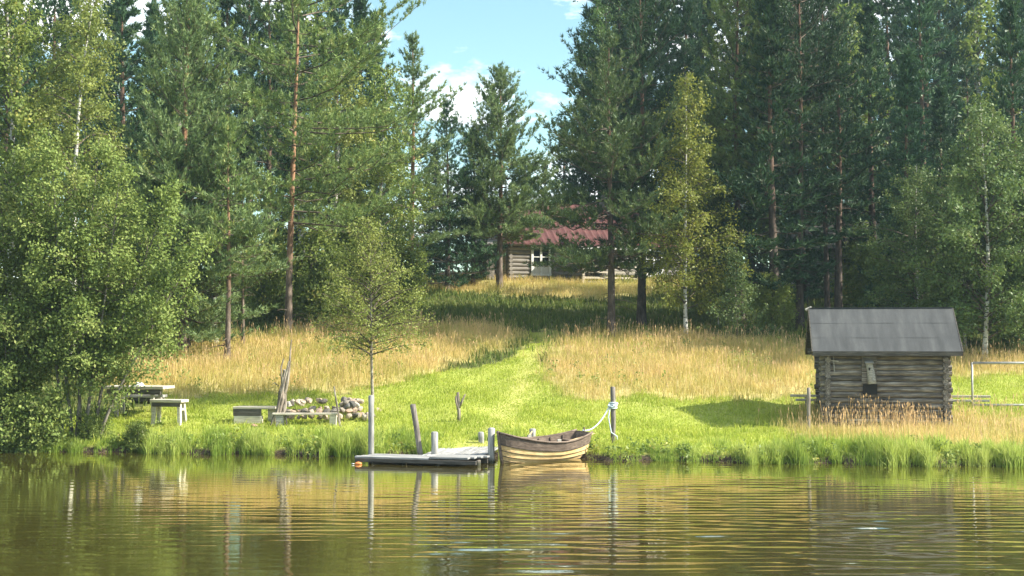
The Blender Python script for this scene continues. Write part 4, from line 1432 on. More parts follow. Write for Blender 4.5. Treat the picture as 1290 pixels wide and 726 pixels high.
pf = thing('pipe_frame', 'grey frame of an upright and two level rails at the right edge', 'frame', (xat(1224, 41.2), 41.2, hz(xat(1224, 41.2), 41.2)))
zt_, zl_ = at(1224, 457.5, 41.2).z - pf.location.z, at(1224, 510.5, 41.2).z - pf.location.z
MB().tube([(0, 0, -0.3), (0, 0, zt_ + 0.02)], 0.032, 9).build('upright', MATS['galvanised_pipe'], pf, True)
MB().tube([(3.0, 0.1, -0.3), (3.0, 0.1, zt_ + 0.02)], 0.032, 9).build('upright', MATS['galvanised_pipe'], pf, True)
MB().tube([(0.035, 0, zt_), (2.965, 0.1, zt_)], 0.04, 9).build('top_rail', MATS['galvanised_pipe'], pf, True)
MB().tube([(0.035, 0, zl_), (2.965, 0.1, zl_)], 0.038, 9).build('lower_rail', MATS['galvanised_pipe'], pf, True)

# ------------------------------------------------------------------ dock, posts, boat
dock = thing('wooden_dock', 'low weathered grey plank dock reaching from the bank into the lake', 'dock', (-2.0, 33.0, 0.0))
q = random.Random(4)
DZ = 0.18


def plank(parent, c, L, W_, T_, az, mat='dock_wood', name='plank', tilt=0.0):
    mb = MB().box((0, 0, 0), (L, W_, T_), (0, 0, 0), 0.008, jit=0.004, rng=q)
    o_ = mb.build(name, MATS[mat], parent)
    o_.location = Vector(c) - parent.location
    o_.rotation_euler = (tilt + q.uniform(-0.012, 0.012), q.uniform(-0.004, 0.004), az)
    return o_


# main deck: long planks running ashore
A0, A1 = Vector((-1.50, 33.2, 0)), Vector((-0.98, 36.35, 0))
ax = (A1 - A0).normalized()
sdv = Vector((ax.y, -ax.x, 0))
azd = math.atan2(ax.y, ax.x)
for k in range(8):
    off = (k - 3.5) * 0.192
    L_ = (A1 - A0).length + q.uniform(-0.12, 0.1)
    c_ = (A0 + A1) / 2 + sdv * off
    plank(dock, (c_.x, c_.y, DZ + 0.01 + q.uniform(-0.008, 0.008)), L_, 0.18, 0.04, azd).rotation_euler[1] -= 0.006
for u in (0.08, 0.5, 0.92):
    c_ = A0 + (A1 - A0) * u
    plank(dock, (c_.x, c_.y, DZ - 0.065), 1.5, 0.09, 0.09, azd - math.pi / 2, name='joist')
# cross platform at the lake end
B0, B1 = Vector((xat(456, 33.7), 33.62, 0)), Vector((-0.66, 32.72, 0))
bx_ = (B1 - B0).normalized()
bs = Vector((-bx_.y, bx_.x, 0))
azb = math.atan2(bx_.y, bx_.x)
split = 0.60
for k in range(4):
    off = (k - 1.5) * 0.215
    for (u0, u1) in ((0.0 + 0.02 * k, split - 0.004), (split + 0.004, 1.0 - 0.03 * (3 - k))):
        c_ = B0 + (B1 - B0) * ((u0 + u1) / 2) + bs * off
        plank(dock, (c_.x, c_.y, DZ - 0.02 + (0.03 if u0 > 0.3 else 0)), (B1 - B0).length * (u1 - u0), 0.20, 0.045, azb)
c_ = (B0 + B1) / 2 - bs * 0.44
plank(dock, (c_.x - 0.02, c_.y, DZ - 0.085), (B1 - B0).length * 0.97, 0.06, 0.09, azb, mat='dark_wood', name='edge_beam')
c_ = (B0 + B1) / 2 + bs * 0.42
plank(dock, (c_.x, c_.y, DZ - 0.105), (B1 - B0).length * 0.97, 0.06, 0.12, azb, mat='dark_wood', name='edge_beam')
for u in (0.08, 0.36, 0.62, 0.95):
    c_ = B0 + (B1 - B0) * u
    MB().tube([(c_.x + 2.0, c_.y - 33.0, -1.6), (c_.x + 2.0, c_.y - 33.0, DZ - 0.05)], 0.06, 8).build('pile', MATS['dark_post_wood'], dock, True)

GP = 'grey posts standing at the dock'
post('mooring_pole', 'tall slim grey pole at the left end of the dock before the small birch', 468, 34.2, 499, 0.075, zb=-1.6, cat='pole', group=GP, seed=2)
post('mooring_pole', 'tall brown pole leaning left at the middle of the dock', 520, 33.85, 510, 0.07, zb=-1.6, pxb=530, mat='dark_post_wood', cat='pole', group=GP, seed=3)
post('mooring_post', 'short thick pale post right beside the brown leaning pole', 548, 33.75, 545, 0.088, zb=-1.4, group=GP, seed=4)
post('mooring_post', 'thin short post at the shore end of the dock left of the boat bow', 606, 36.1, 545, 0.075, zb=-0.3, group=GP, seed=5)
post('mooring_post', 'short post with its foot in shade right against the boat bow', 619, 33.35, 540, 0.085, zb=-1.4, group=GP, seed=6)
post('mooring_post', 'short grey post standing behind the middle of the rowing boat', 671, 36.3, 541, 0.085, zb=-0.2, group=GP, seed=7)
post('mooring_post', 'tall dark post on the bank with pale blue rope tied around it', 772, 35.7, 488, 0.066, zb=-0.1, mat='dark_post_wood', seed=8)

# forked stake on the lawn
fs = thing('forked_stake', 'weathered forked stake standing alone on the lawn behind the dock', 'stake', (xat(578, 39.2), 39.2, hz(xat(578, 39.2), 39.2) - 0.15))
MB().tube([(0, 0, 0), (0.01, 0, 0.4), (-0.01, 0, 0.72), (-0.03, 0.0, 1.0)], [0.06, 0.052, 0.05, 0.036], 9, rng=q, jit=0.006).build('stem', MATS['stake_wood'], fs, True)
MB().tube([(0.01, -0.01, 0.55), (0.10, -0.02, 0.75), (0.19, -0.02, 0.95)], [0.04, 0.032, 0.018], 8).build('prong', MATS['stake_wood'], fs, True)
MB().tube([(-0.02, -0.03, 0.50), (-0.075, -0.045, 0.72), (-0.085, -0.05, 0.90)], [0.036, 0.028, 0.018], 8).build('prong', MATS['stake_wood'], fs, True)

# orange float at the dock's left end
fl = thing('fishing_float', 'small orange float in the water at the left end of the dock', 'float', (xat(452, 33.0), 33.0, 0.0))
mb = MB()
mb.tube([(-0.09, 0, 0.015), (-0.06, 0, 0.02), (0, 0, 0.025), (0.06, 0, 0.02), (0.09, 0, 0.015)], [0.008, 0.035, 0.045, 0.035, 0.008], 10)
mb.build('float_body', MATS['float_plastic'], fl, True)
MB().tube([(-0.16, 0, 0.02), (-0.09, 0, 0.018)], 0.012, 6).build('float_stem', MATS['enamel_white'], fl, True)

# rowing boat, clinker built
bow = Vector((xat(627, 33.2), 33.2, 0))
stern = Vector((xat(735, 35.05), 35.05, 0))
BL = (stern - bow).length
boat = thing('rowing_boat', 'small wooden clinker rowing boat moored at the right side of the dock', 'boat', (bow + stern) / 2 + Vector((0, 0, 0.0)), math.atan2(stern.y - bow.y, stern.x - bow.x))
boat.rotation_euler[0] = R(2.5)
BH = BL / 2
BEAM = 0.58


def half_b(u):           # half breadth at the sheer, u: 0 bow .. 1 stern
    return BEAM * (math.sin(math.pi * min(1, 0.02 + u * 0.78)) ** 0.68) * (1 - 0.28 * max(0, u - 0.6) / 0.4)


def sheer(u):
    return 0.43 + 0.34 * (1 - u) ** 2.6 * 1.0 + 0.26 * u ** 3.0 - 0.02


def keelz(u):
    return -0.07 + 0.07 * (1 - u) ** 6 + 0.05 * u ** 4


def xs(u, s):            # stem and stern rake
    return -BH + BL * u + (0.16 * (1 - s) * (1 - u) ** 6) - (0.14 * (1 - s) * u ** 6)


def hull_pt(u, s, side, off=0.0):
    hb = half_b(u) if 0.0 < u else 0.012
    yy = hb * (s ** 0.33) + off
    zz = keelz(u) + (sheer(u) - keelz(u)) * (s ** 1.18)
    return (xs(u, s), side * max(0.01, yy), zz)


NS = 5
us = [0, 0.03, 0.07, 0.13, 0.2, 0.3, 0.4, 0.5, 0.6, 0.7, 0.8, 0.88, 0.95, 1.0]
lims = [0.0, 0.17, 0.34, 0.52, 0.70, 1.0]
for side in (-1, 1):
    for k in range(NS):
        s0, s1 = lims[k], lims[k + 1]
        s0b = max(0, s0 - 0.035)
        V_, F_ = [], []
        for u in us:
            tp_ = min(1, u * 12) * min(1, (1 - u) * 14 + 0.4)
            o0 = 0.032 * tp_
            for (s, oo) in ((s0b, o0), ((s0b + s1) / 2, 0.016 * tp_), (s1, 0.002 * tp_)):
                V_.append(hull_pt(u, s, side, oo))
            for (s, oo) in ((s1, -0.013), ((s0b + s1) / 2, -0.006), (s0b, o0 - 0.014)):
                V_.append(hull_pt(u, s, side, oo))
        for iu in range(len(us) - 1):
            for j in range(6):
                F_.append((iu * 6 + j, iu * 6 + (j + 1) % 6, (iu + 1) * 6 + (j + 1) % 6, (iu + 1) * 6 + j))
        F_.append(tuple(range(6)))
        F_.append(tuple((len(us) - 1) * 6 + j for j in range(6)))
        sk = MB().add(V_, F_).build('strake', MATS['tarred_strake' if k == NS - 1 else 'tan_strake'], boat)
        if k:                                  # tarred seam along the lap, its black also painting in the lap shadow
            pts = [hull_pt(u, s0b + 0.004, side, 0.024 * min(1, u * 12) * min(1, (1 - u) * 14 + 0.4)) for u in us]
            MB().tube(pts, [0.0095] * len(pts), 5).build('seam', MATS['dark_void'], sk)
    pts = [hull_pt(u, 1.0, side, 0.012) for u in us]
    MB().tube([(a_, b_, c_ + 0.012) for a_, b_, c_ in pts], [0.026] * len(pts), 6).build('gunwale', MATS['tarred_strake'], boat, True)
# ribs
rb_ = 0
for u in (0.14, 0.26, 0.38, 0.50, 0.62, 0.74, 0.86):
    ss = [0.02, 0.12, 0.3, 0.5, 0.75, 0.98]
    pts = [hull_pt(u, s, -1, -0.03) for s in reversed(ss)] + [hull_pt(u, s, 1, -0.03) for s in ss]
    MB().tube(pts, [0.018] * len(pts), 5).build('rib', MATS['tarred_strake'], boat)
# stem, keel, transom, seats
pts = [(xs(0, s) - 0.02, 0, keelz(0) + (sheer(0) - keelz(0)) * (s ** 1.1) + (0.05 if s == 1 else 0)) for s in (0, 0.25, 0.5, 0.75, 1)]
MB().tube(pts, [0.045, 0.042, 0.04, 0.036, 0.034], 8).build('stem_post', MATS['tarred_strake'], boat, True)
pts = [(xs(u, 0), 0, keelz(u) - 0.03) for u in us]
MB().tube(pts, [0.03] * len(pts), 6).build('keel', MATS['tan_strake'], boat, True)
V_ = [hull_pt(1, s, 1, -0.005) for s in (0, 0.15, 0.35, 0.6, 1.0)] + [hull_pt(1, s, -1, -0.005) for s in (1.0, 0.6, 0.35, 0.15, 0)]
V2 = [(a_ - 0.035, b_, c_) for a_, b_, c_ in V_]
V_ = [(a_ + 0.004, b_, c_) for a_, b_, c_ in V_]
n_ = len(V_)
MB().add(V_ + V2, [tuple(range(n_)), tuple(range(n_, 2 * n_))] + [(j, (j + 1) % n_, n_ + (j + 1) % n_, n_ + j) for j in range(n_)]).build('transom', MATS['tarred_strake'], boat)
MB().tube([(xs(1, 1) - 0.01, 0.0, sheer(1) - 0.05), (xs(1, 1) - 0.005, 0, sheer(1) + 0.11)], [0.03, 0.022], 7).build('stern_post', MATS['tarred_strake'], boat, True)
for u, dz in ((0.33, -0.12), (0.60, -0.12), (0.88, -0.14)):
    hb = half_b(u) * 0.90
    MB().box((xs(u, 0.8), 0, sheer(u) + dz), (0.22, hb * 2, 0.03), (0, 0, 0), 0.006).build('seat', MATS['tarred_strake'], boat)
V_, F_ = [], []
fu = [0.12, 0.3, 0.5, 0.7, 0.88]
for u in fu:
    w_ = half_b(u) * 0.55
    V_ += [(xs(u, 0.2), -w_, keelz(u) + 0.10), (xs(u, 0.2), w_, keelz(u) + 0.10)]
for k in range(len(fu) - 1):
    F_.append((k * 2, k * 2 + 1, k * 2 + 3, k * 2 + 2))
MB().add(V_, F_).build('floor_board', MATS['tarred_strake'], boat)
for side in (-1, 1):
    p_ = hull_pt(0.52, 1.0, side, 0.0)
    MB().box((p_[0], p_[1], p_[2] + 0.055), (0.13, 0.035, 0.07), (0, 0, 0), 0.008).build('oarlock', MATS['grey_wood'], boat)
Mb = Matrix.Translation(boat.location) @ boat.rotation_euler.to_matrix().to_4x4()


def oar(label, p0, p1, blade_len=0.62):
    p0, p1 = Vector(p0), Vector(p1)
    L_ = (p1 - p0).length
    o_ = thing('oar', label, 'oar', p0, 0, 'wooden oars in the boat')
    d = (p1 - p0).normalized()
    o_.rotation_euler = d.to_track_quat('X', 'Z').to_euler()
    MB().tube([(0, 0, 0), (0.18, 0, 0), (0.2, 0, 0), (L_ - blade_len, 0, 0), (L_ - blade_len + 0.05, 0, 0)], [0.018, 0.018, 0.026, 0.028, 0.024], 9).build('shaft', MATS['oar_wood'], o_, True)
    b_ = MB()
    V_, F_ = [], []
    for s, w_, th in ((0, 0.022, 0.022), (0.15, 0.045, 0.018), (0.4, 0.075, 0.014), (0.8, 0.085, 0.010), (1.0, 0.075, 0.008)):
        xx = L_ - blade_len + 0.04 + s * (blade_len - 0.04)
        V_ += [(xx, -w_, 0), (xx, 0, th), (xx, w_, 0), (xx, 0, -th)]
    for k in range(4):
        for j in range(4):
            F_.append((k * 4 + j, k * 4 + (j + 1) % 4, (k + 1) * 4 + (j + 1) % 4, (k + 1) * 4 + j))
    F_ += [(0, 1, 2, 3), (16, 17, 18, 19)]
    b_.add(V_, F_).build('blade', MATS['oar_wood'], o_)
    return o_


oar('oar lying in the boat with its pale blade over the stern', Mb @ Vector((-0.35, -0.10, 0.20)), Mb @ Vector((BH + 0.18, -0.16, 0.63)))
oar('oar whose thin handle leans against the post behind the boat', Vector((xat(670, 35.9), 35.9, at(670, 544, 35.9).z)), Mb @ Vector((-0.75, 0.18, 0.12)))

# mooring rope from the bank post to the stern
MBr = MB()
pk = Vector((xat(772, 35.7), 35.7, at(772, 511, 35.7).z))
st = Mb @ Vector((BH - 0.06, 0.0, sheer(1) + 0.03))
rope = thing('mooring_rope', 'pale blue rope hanging from the bank post to the boat stern', 'rope', pk)


def sag(p, q_, s, n=16):
    return [p.lerp(q_, i_ / n) + Vector((0, 0, -s * 4 * (i_ / n) * (1 - i_ / n))) - pk for i_ in range(n + 1)]


MB().tube(sag(pk + Vector((-0.09, -0.05, 0)), st, 0.20), 0.019, 7).build('line', MATS['rope_fibre'], rope, True)
mb = MB()
for k in range(4):
    ring = [Vector((0.10 * math.cos(a_), 0.10 * math.sin(a_), -0.06 + k * 0.042 + 0.012 * math.sin(a_ + k))) for a_ in np.linspace(0, 6.283, 15)]
    mb.tube(ring, 0.02, 6, caps=False)
mb.build('coil', MATS['rope_fibre'], rope, True)
e_ = Vector((xat(777, 35.6), 35.55, at(777, 554, 35.55).z)) - pk
MB().tube([Vector((-0.08, -0.09, -0.02)), Vector((-0.13, -0.11, -0.3)), Vector((-0.06, -0.12, -0.7)), e_ * 0.9 + Vector((0, -0.02, 0)), e_], 0.018, 7).build('loose_end', MATS['rope_fibre'], rope, True)
mb = MB()
mb.tube([Vector((-0.09, -0.06, 0.04)), Vector((-0.14, -0.12, 0.0)), Vector((-0.03, -0.13, -0.04)), Vector((0.06, -0.11, 0.03)), Vector((0.12, -0.08, 0.06))], 0.024, 7).build('knot', MATS['rope_fibre'], rope, True)

# ------------------------------------------------------------------ fire place
qs = random.Random(12)


def stone_mesh(seed):
    import bmesh
    q_ = random.Random(seed)
    bm = bmesh.new()
    bmesh.ops.create_icosphere(bm, subdivisions=2, radius=0.5)
    dirs = [Vector((q_.gauss(0, 1), q_.gauss(0, 1), q_.gauss(0, 1))).normalized() for _ in range(13)]
    limits = [q_.uniform(0.24, 0.38) for _ in dirs]
    for v_ in bm.verts:
        for d_, lim_ in zip(dirs, limits):
            e = v_.co.dot(d_) - lim_
            if e > 0:
                v_.co -= d_ * e * 0.85
        v_.co += Vector((q_.uniform(-1, 1), q_.uniform(-1, 1), q_.uniform(-1, 1))) * 0.012
    me = bpy.data.meshes.new('stone')
    bm.to_mesh(me)
    bm.free()
    me.materials.append(MATS['stone'])
    return me


smesh = [stone_mesh(300 + k) for k in range(7)]
FX, FYY = xat(408, 40.0), 40.0
FZ = hz(FX, FYY)
fire = thing('fire_ring', 'ring of heaped fieldstones around the fire place on the lawn', 'fire place', (FX, FYY, FZ))


def stone(parent, x_, y_, z_, s):
    o_ = link('stone', qs.choice(smesh), parent, (x_, y_, z_), (qs.uniform(-0.4, 0.4), qs.uniform(-0.4, 0.4), qs.uniform(0, 6.28)))
    o_.scale = (s * qs.uniform(0.9, 1.35), s * qs.uniform(0.85, 1.15), s * qs.uniform(0.7, 1.0))
    return o_


for k in range(32):                       # ring
    a_ = 6.283 * k / 32 + qs.uniform(-0.06, 0.06)
    s = qs.uniform(0.17, 0.32)
    stone(fire, 1.12 * math.cos(a_), 0.85 * math.sin(a_), s * 0.30 + 0.02, s)
for k in range(30):                       # second course, higher towards the right
    a_ = 6.283 * k / 30 + 0.1
    s = qs.uniform(0.16, 0.31)
    stone(fire, 1.08 * math.cos(a_), 0.80 * math.sin(a_), 0.24 + 0.05 * math.cos(a_), s)
for k in range(34):
    a_ = qs.uniform(-0.95, 0.95) if k < 24 else qs.uniform(1.6, 3.0)
    s = qs.uniform(0.15, 0.33)
    rr_ = qs.uniform(0.85, 1.12)
    stone(fire, rr_ * math.cos(a_), rr_ * 0.75 * math.sin(a_), 0.38 + qs.uniform(0.0, 0.14), s)
for k in range(5):
    s = qs.uniform(0.24, 0.34)
    stone(fire, 1.25 + qs.uniform(-0.1, 0.2), qs.uniform(-0.7, 0.1), s * 0.3, s)


def lone_stone(label, px, D_, s):
    x_ = xat(px, D_)
    o_ = link('stone', qs.choice(smesh), None, (x_, D_, hz(x_, D_) + s * 0.16), (0.1, 0.1, qs.uniform(0, 6)))
    o_.scale = (s * 1.5, s * 1.1, s * 0.6)
    tag(o_, label, 'stone')


lone_stone('flat pale stone lying in the grass in front of the left bench', 321, 39.0, 0.22)
lone_stone('grey stone in the grass behind the tall dock pole', 476, 41.0, 0.24)
lone_stone('low stone right of the fire ring near the dock pole', 452, 41.2, 0.22)

# upright weathered stakes at the left of the ring
SX, SY = xat(352, 39.6), 39.6
SZ = hz(SX, SY)


def stake(name, label, px0, px1, ytop, r0, r1, D_=39.6, kinks=0.02, seed=0, sq=1.0):
    q_ = random.Random(seed)
    p0 = Vector((xat(px0, D_), D_, hz(xat(px0, D_), D_) - 0.15))
    p1 = at(px1, ytop, D_ + 0.1)
    root = thing(name, label, 'stake', p0, 0, 'weathered stakes standing at the fire place')
    n = 9
    pts, rr = [], []
    for i_ in range(n):
        t_ = i_ / (n - 1)
        b_ = (p1 - p0) * t_
        pts.append((b_.x + q_.uniform(-kinks, kinks) * (0 < i_ < n - 1), b_.y + q_.uniform(-kinks, kinks), b_.z))
        rr.append((r0 + (r1 - r0) * t_) * q_.uniform(0.85, 1.12))
    MB().tube(pts, rr, 9, squash=sq, rng=q_, jit=0.006).build('shaft', MATS['stake_wood'], root)
    return root


stake('weathered_stake', 'tallest pale weathered stake with a pointed tip at the fire place', 356, 367, 428, 0.125, 0.02, seed=1, sq=0.7, kinks=0.035)
s2 = stake('weathered_stake', 'dark split stake with a thin tip left of the tallest one', 349, 357, 452, 0.105, 0.02, D_=39.75, seed=2, sq=0.7, kinks=0.04)
MB().tube([(0.06, -0.02, 1.15), (-0.06, -0.04, 1.25), (-0.15, -0.05, 1.18)], [0.02, 0.015, 0.008], 6).build('side_shoot', MATS['stake_wood'], s2, True)
stake('weathered_stake', 'short broken stake leaning between two taller ones', 352, 359, 466, 0.10, 0.06, D_=39.5, seed=3, sq=0.7, kinks=0.03)
stake('weathered_stake', 'thin straight pole leaning on the left of the stake bundle', 345, 364, 455, 0.035, 0.022, D_=39.3, seed=4, kinks=0.006)
stake('leaning_pole', 'thin grey pole leaning at the right end of the front bench', 430, 421, 487, 0.034, 0.024, D_=38.75, seed=5, kinks=0.006)

# left bench: thick slab on two pale blocks
bx0 = xat(324, 39.7)
lb = thing('slab_bench', 'low massive bench with a thick dark slab on pale blocks left of the stones', 'bench', (bx0, 39.7, hz(bx0, 39.7)), R(-6))
MB().box((0, 0, 0.44), (1.25, 0.62, 0.07), (0, 0, 0), 0.012).build('seat', MATS['pale_wood'], lb)
MB().box((-0.20, -0.27, 0.315), (0.84, 0.07, 0.21), (0, 0, 0), 0.015).build('apron', MATS['dark_wood'], lb)
MB().box((-0.18, -0.22, 0.09), (0.84, 0.16, 0.24), (0, 0, 0), 0.015).build('block', MATS['pale_wood'], lb)
MB().box((0.46, 0.12, 0.19), (0.24, 0.30, 0.44), (0, 0, 0), 0.012).build('block', MATS['pale_wood'], lb)
MB().box((-0.5, 0.15, 0.19), (0.16, 0.30, 0.44), (0, 0, 0), 0.012).build('block', MATS['grey_wood'], lb)
# front bench: long narrow plank
bx1 = xat(385, 38.9)
fb = thing('plank_bench', 'narrow plank bench on end blocks in front of the stones', 'bench', (bx1, 38.9, hz(bx1, 38.9)), R(2))
MB().box((0, 0, 0.33), (1.86, 0.26, 0.055), (0, 0, 0), 0.01).build('seat', MATS['pale_wood'], fb)
MB().box((0.80, 0, 0.12), (0.20, 0.22, 0.36), (0, 0, 0), 0.012).build('block', MATS['pale_wood'], fb)
MB().box((-0.72, 0.02, 0.12), (0.22, 0.22, 0.36), (0, 0, 0), 0.012).build('block', MATS['grey_wood'], fb)
MB().tube([(-0.88, -0.08, 0.31), (-0.98, -0.12, -0.05)], 0.025, 7).build('leg', MATS['dark_wood'], fb)
MB().tube([(-0.55, -0.08, 0.31), (-0.50, -0.12, -0.05)], 0.025, 7).build('leg', MATS['dark_wood'], fb)

# picnic table and benches at the left
tx, ty = xat(176, 41.0), 41.0
tb_ = thing('picnic_table', 'weathered plank picnic table half hidden behind the leaning willow', 'table', (tx, ty, hz(tx, ty)), R(-8))
th = at(176, 488, 41.0).z - hz(tx, ty)
for k in range(4):
    o_ = MB().box((0, (k - 1.5) * 0.225, th + q.uniform(-0.004, 0.004)), (1.9 + q.uniform(-0.05, 0.05), 0.215, 0.09), (0, 0, 0), 0.01).build('plank', MATS['pale_wood'], tb_)
MB().box((0, -0.40, th - 0.13), (1.7, 0.06, 0.16), (0, 0, 0), 0.008).build('apron', MATS['dark_wood'], tb_)
for s in (-0.62, 0.55):
    MB().box((s, -0.26, th / 2 - 0.06), (0.10, 0.10, th - 0.02), (R(8), 0, 0), 0.01).build('leg', MATS['grey_wood'], tb_)
    MB().box((s, 0.26, th / 2 - 0.06), (0.10, 0.10, th - 0.02), (R(-8), 0, 0), 0.01).build('leg', MATS['grey_wood'], tb_)
    MB().box((s, 0, th - 0.075), (0.08, 0.80, 0.09), (0, 0, 0), 0.01).build('crosspiece', MATS['grey_wood'], tb_)
bw = thing('bowl', 'small white bowl turned over on the picnic table', 'bowl', (xat(176, 40.8), 40.8, hz(tx, ty) + th + 0.03))
MB().tube([(0, 0, 0), (0, 0, 0.02), (0, 0, 0.08), (0, 0, 0.125), (0, 0, 0.13)], [0.155, 0.155, 0.125, 0.07, 0.05], 16).build('bowl_body', MATS['enamel_white'], bw, True)


def bench(name, label, px, D_, ytop, L_, W_, rz, mats=('pale_wood', 'pale_wood')):
    x_ = xat(px, D_)
    root = thing(name, label, 'bench', (x_, D_, hz(x_, D_)), rz, 'plank benches at the picnic table')
    hgt_ = at(px, ytop, D_).z - hz(x_, D_)
    for s in (-1, 1):
        MB().box((0, s * W_ / 4, hgt_ - 0.025), (L_, W_ / 2 - 0.008, 0.085), (0, 0, 0), 0.01).build('plank', MATS[mats[0]], root)
    MB().box((0, -W_ / 2 + 0.05, hgt_ - 0.13), (L_ - 0.12, 0.04, 0.12), (0, 0, 0), 0.006).build('apron', MATS['dark_wood'], root)
    for sx_ in (-1, 1):
        for s in (-1, 1):
            MB().box((sx_ * (L_ / 2 - 0.1), s * (W_ / 2 - 0.08), hgt_ / 2 - 0.075), (0.10, 0.10, hgt_ + 0.04), (s * R(5), -sx_ * R(4), 0), 0.008).build('leg', MATS[mats[1]], root)
        MB().box((sx_ * (L_ / 2 - 0.1), 0, hgt_ * 0.62), (0.05, W_ - 0.22, 0.07), (0, 0, 0), 0.006).build('crosspiece', MATS[mats[1]], root)
    return root


bench('plank_bench', 'pale plank bench nearest the water right in front of the picnic table', 214, 39.6, 504, 1.02, 0.46, R(-14))
bench('plank_bench', 'grey bench partly hidden behind the right end of the picnic table', 184, 42.2, 498, 1.3, 0.36, R(-8), ('grey_wood', 'grey_wood'))

# drift branch on the left bank
db = thing('drift_branch', 'short bare pale branch lying on the bank below the picnic table', 'branch', (xat(180, 37.0), 37.0, 0.28))
MB().tube([(0, 0, 0.28), (0.06, -0.03, 0.14), (0.16, -0.05, 0.02), (0.26, -0.08, -0.08)], [0.012, 0.024, 0.03, 0.026], 7).build('stick', MATS['pale_wood'], db, True)

# ------------------------------------------------------------------ cottage behind the trees
CY = 70.0
cx0, cx1 = xat(636, CY), xat(885, CY)
cz = 6.02
cot = thing('log_cottage', 'grey log cottage with red roof and white windows behind the trees', 'cottage', ((cx0 + cx1) / 2, CY + 1.8, cz), R(19))
CL, CD = cx1 - cx0, 5.4
CH = 2.35
mb = MB()
wins = [xat(676.5, CY) - cot.location.x, xat(834, CY) - cot.location.x]
ww, wz0, wz1 = 1.10, at(676, 347, CY).z - cz, at(676, 310, CY).z - cz
nl_ = 11
lh = CH / nl_
for k in range(nl_):
    z_ = lh * (k + 0.5)
    cuts = [-CL / 2 - 0.15]
    if wz0 - 0.02 < z_ < wz1:
        for w0 in wins:
            cuts += [w0 - ww / 2 + 0.05, w0 + ww / 2 - 0.05]
    cuts.append(CL / 2 + 0.15)
    for j in range(0, len(cuts), 2):
        mb.tube([(cuts[j], 0, z_), (cuts[j + 1], 0, z_)], lh * 0.54, 10)
    for sx_ in (-1, 1):
        mb.tube([(sx_ * CL / 2, -0.15, z_ + 0.004), (sx_ * CL / 2, CD + 0.15, z_ + 0.004)], lh * 0.52, 8)
    mb.tube([(-CL / 2, CD, z_), (CL / 2, CD, z_)], lh * 0.52, 8)
o_ = mb.build('log_wall', MATS['house_log'], cot)
o_['kind'] = 'stuff'
RZ = 4.45
for sx_ in (-1, 1):
    V_ = [(sx_ * (CL / 2 - 0.05), 0, CH), (sx_ * (CL / 2 - 0.05), CD, CH), (sx_ * (CL / 2 - 0.05), CD / 2, RZ - 0.1)]
    V2 = [(a_ + 0.06, b_, c_) for a_, b_, c_ in V_]
    MB().add(V_ + V2, [(0, 1, 2), (3, 4, 5), (0, 1, 4, 3), (1, 2, 5, 4), (2, 0, 3, 5)]).build('gable', MATS['house_log'], cot)
EV = 0.45
rs_ = (RZ - CH) / (CD / 2)
for s in (-1, 1):
    y_e = -EV if s < 0 else CD + EV
    mb = MB()
    V_, F_ = [], []
    nsx = 90
    for ix in range(nsx + 1):
        xx = -CL / 2 - 0.5 + (CL + 1.0) * ix / nsx
        rib_ = 0.035 if ix % 3 == 0 else 0.0
        for (yy, zz) in ((CD / 2, RZ), (y_e, CH - EV * rs_)):
            V_.append((xx, yy, zz + 0.06 + rib_))
        for (yy, zz) in ((y_e, CH - EV * rs_), (CD / 2, RZ)):
            V_.append((xx, yy, zz))
    for ix in range(nsx):
        for j in range(4):
            F_.append((ix * 4 + j, ix * 4 + (j + 1) % 4, (ix + 1) * 4 + (j + 1) % 4, (ix + 1) * 4 + j))
    F_ += [(0, 1, 2, 3), tuple(nsx * 4 + j for j in range(4))]
    mb.add(V_, F_).build('roof', MATS['red_roof'], cot)
for w0 in wins:
    zc, hh_ = (wz0 + wz1) / 2, wz1 - wz0
    fr = MB()
    yb = -0.13
    for sx_ in (-1, 1):
        fr.box((w0 + sx_ * (ww / 2 - 0.06), yb, zc), (0.12, 0.07, hh_))
    fr.box((w0, yb - 0.004, wz0 + 0.06), (ww + 0.06, 0.09, 0.12))
    fr.box((w0, yb - 0.004, wz1 - 0.06), (ww + 0.06, 0.09, 0.12))
    fr.box((w0, yb + 0.004, zc), (0.11, 0.06, hh_ - 0.2))
    fo = fr.build('window', MATS['white_paint'], cot)
    for k in (1, 2):
        MB().box((w0, yb + 0.012, wz0 + 0.1 + (hh_ - 0.2) * k / 3), (ww - 0.2, 0.04, 0.045)).build('glazing_bar', MATS['white_paint'], fo)
    for sx_ in (-1, 1):
        for k in range(3):
            MB().box((w0 + sx_ * (ww / 4 - 0.03), yb + 0.035, wz0 + 0.1 + (hh_ - 0.2) * (k + 0.5) / 3), (ww / 2 - 0.16, 0.012, (hh_ - 0.2) / 3 - 0.06)).build('pane', MATS['curtain_cloth' if k == 0 else 'window_glass'], fo)
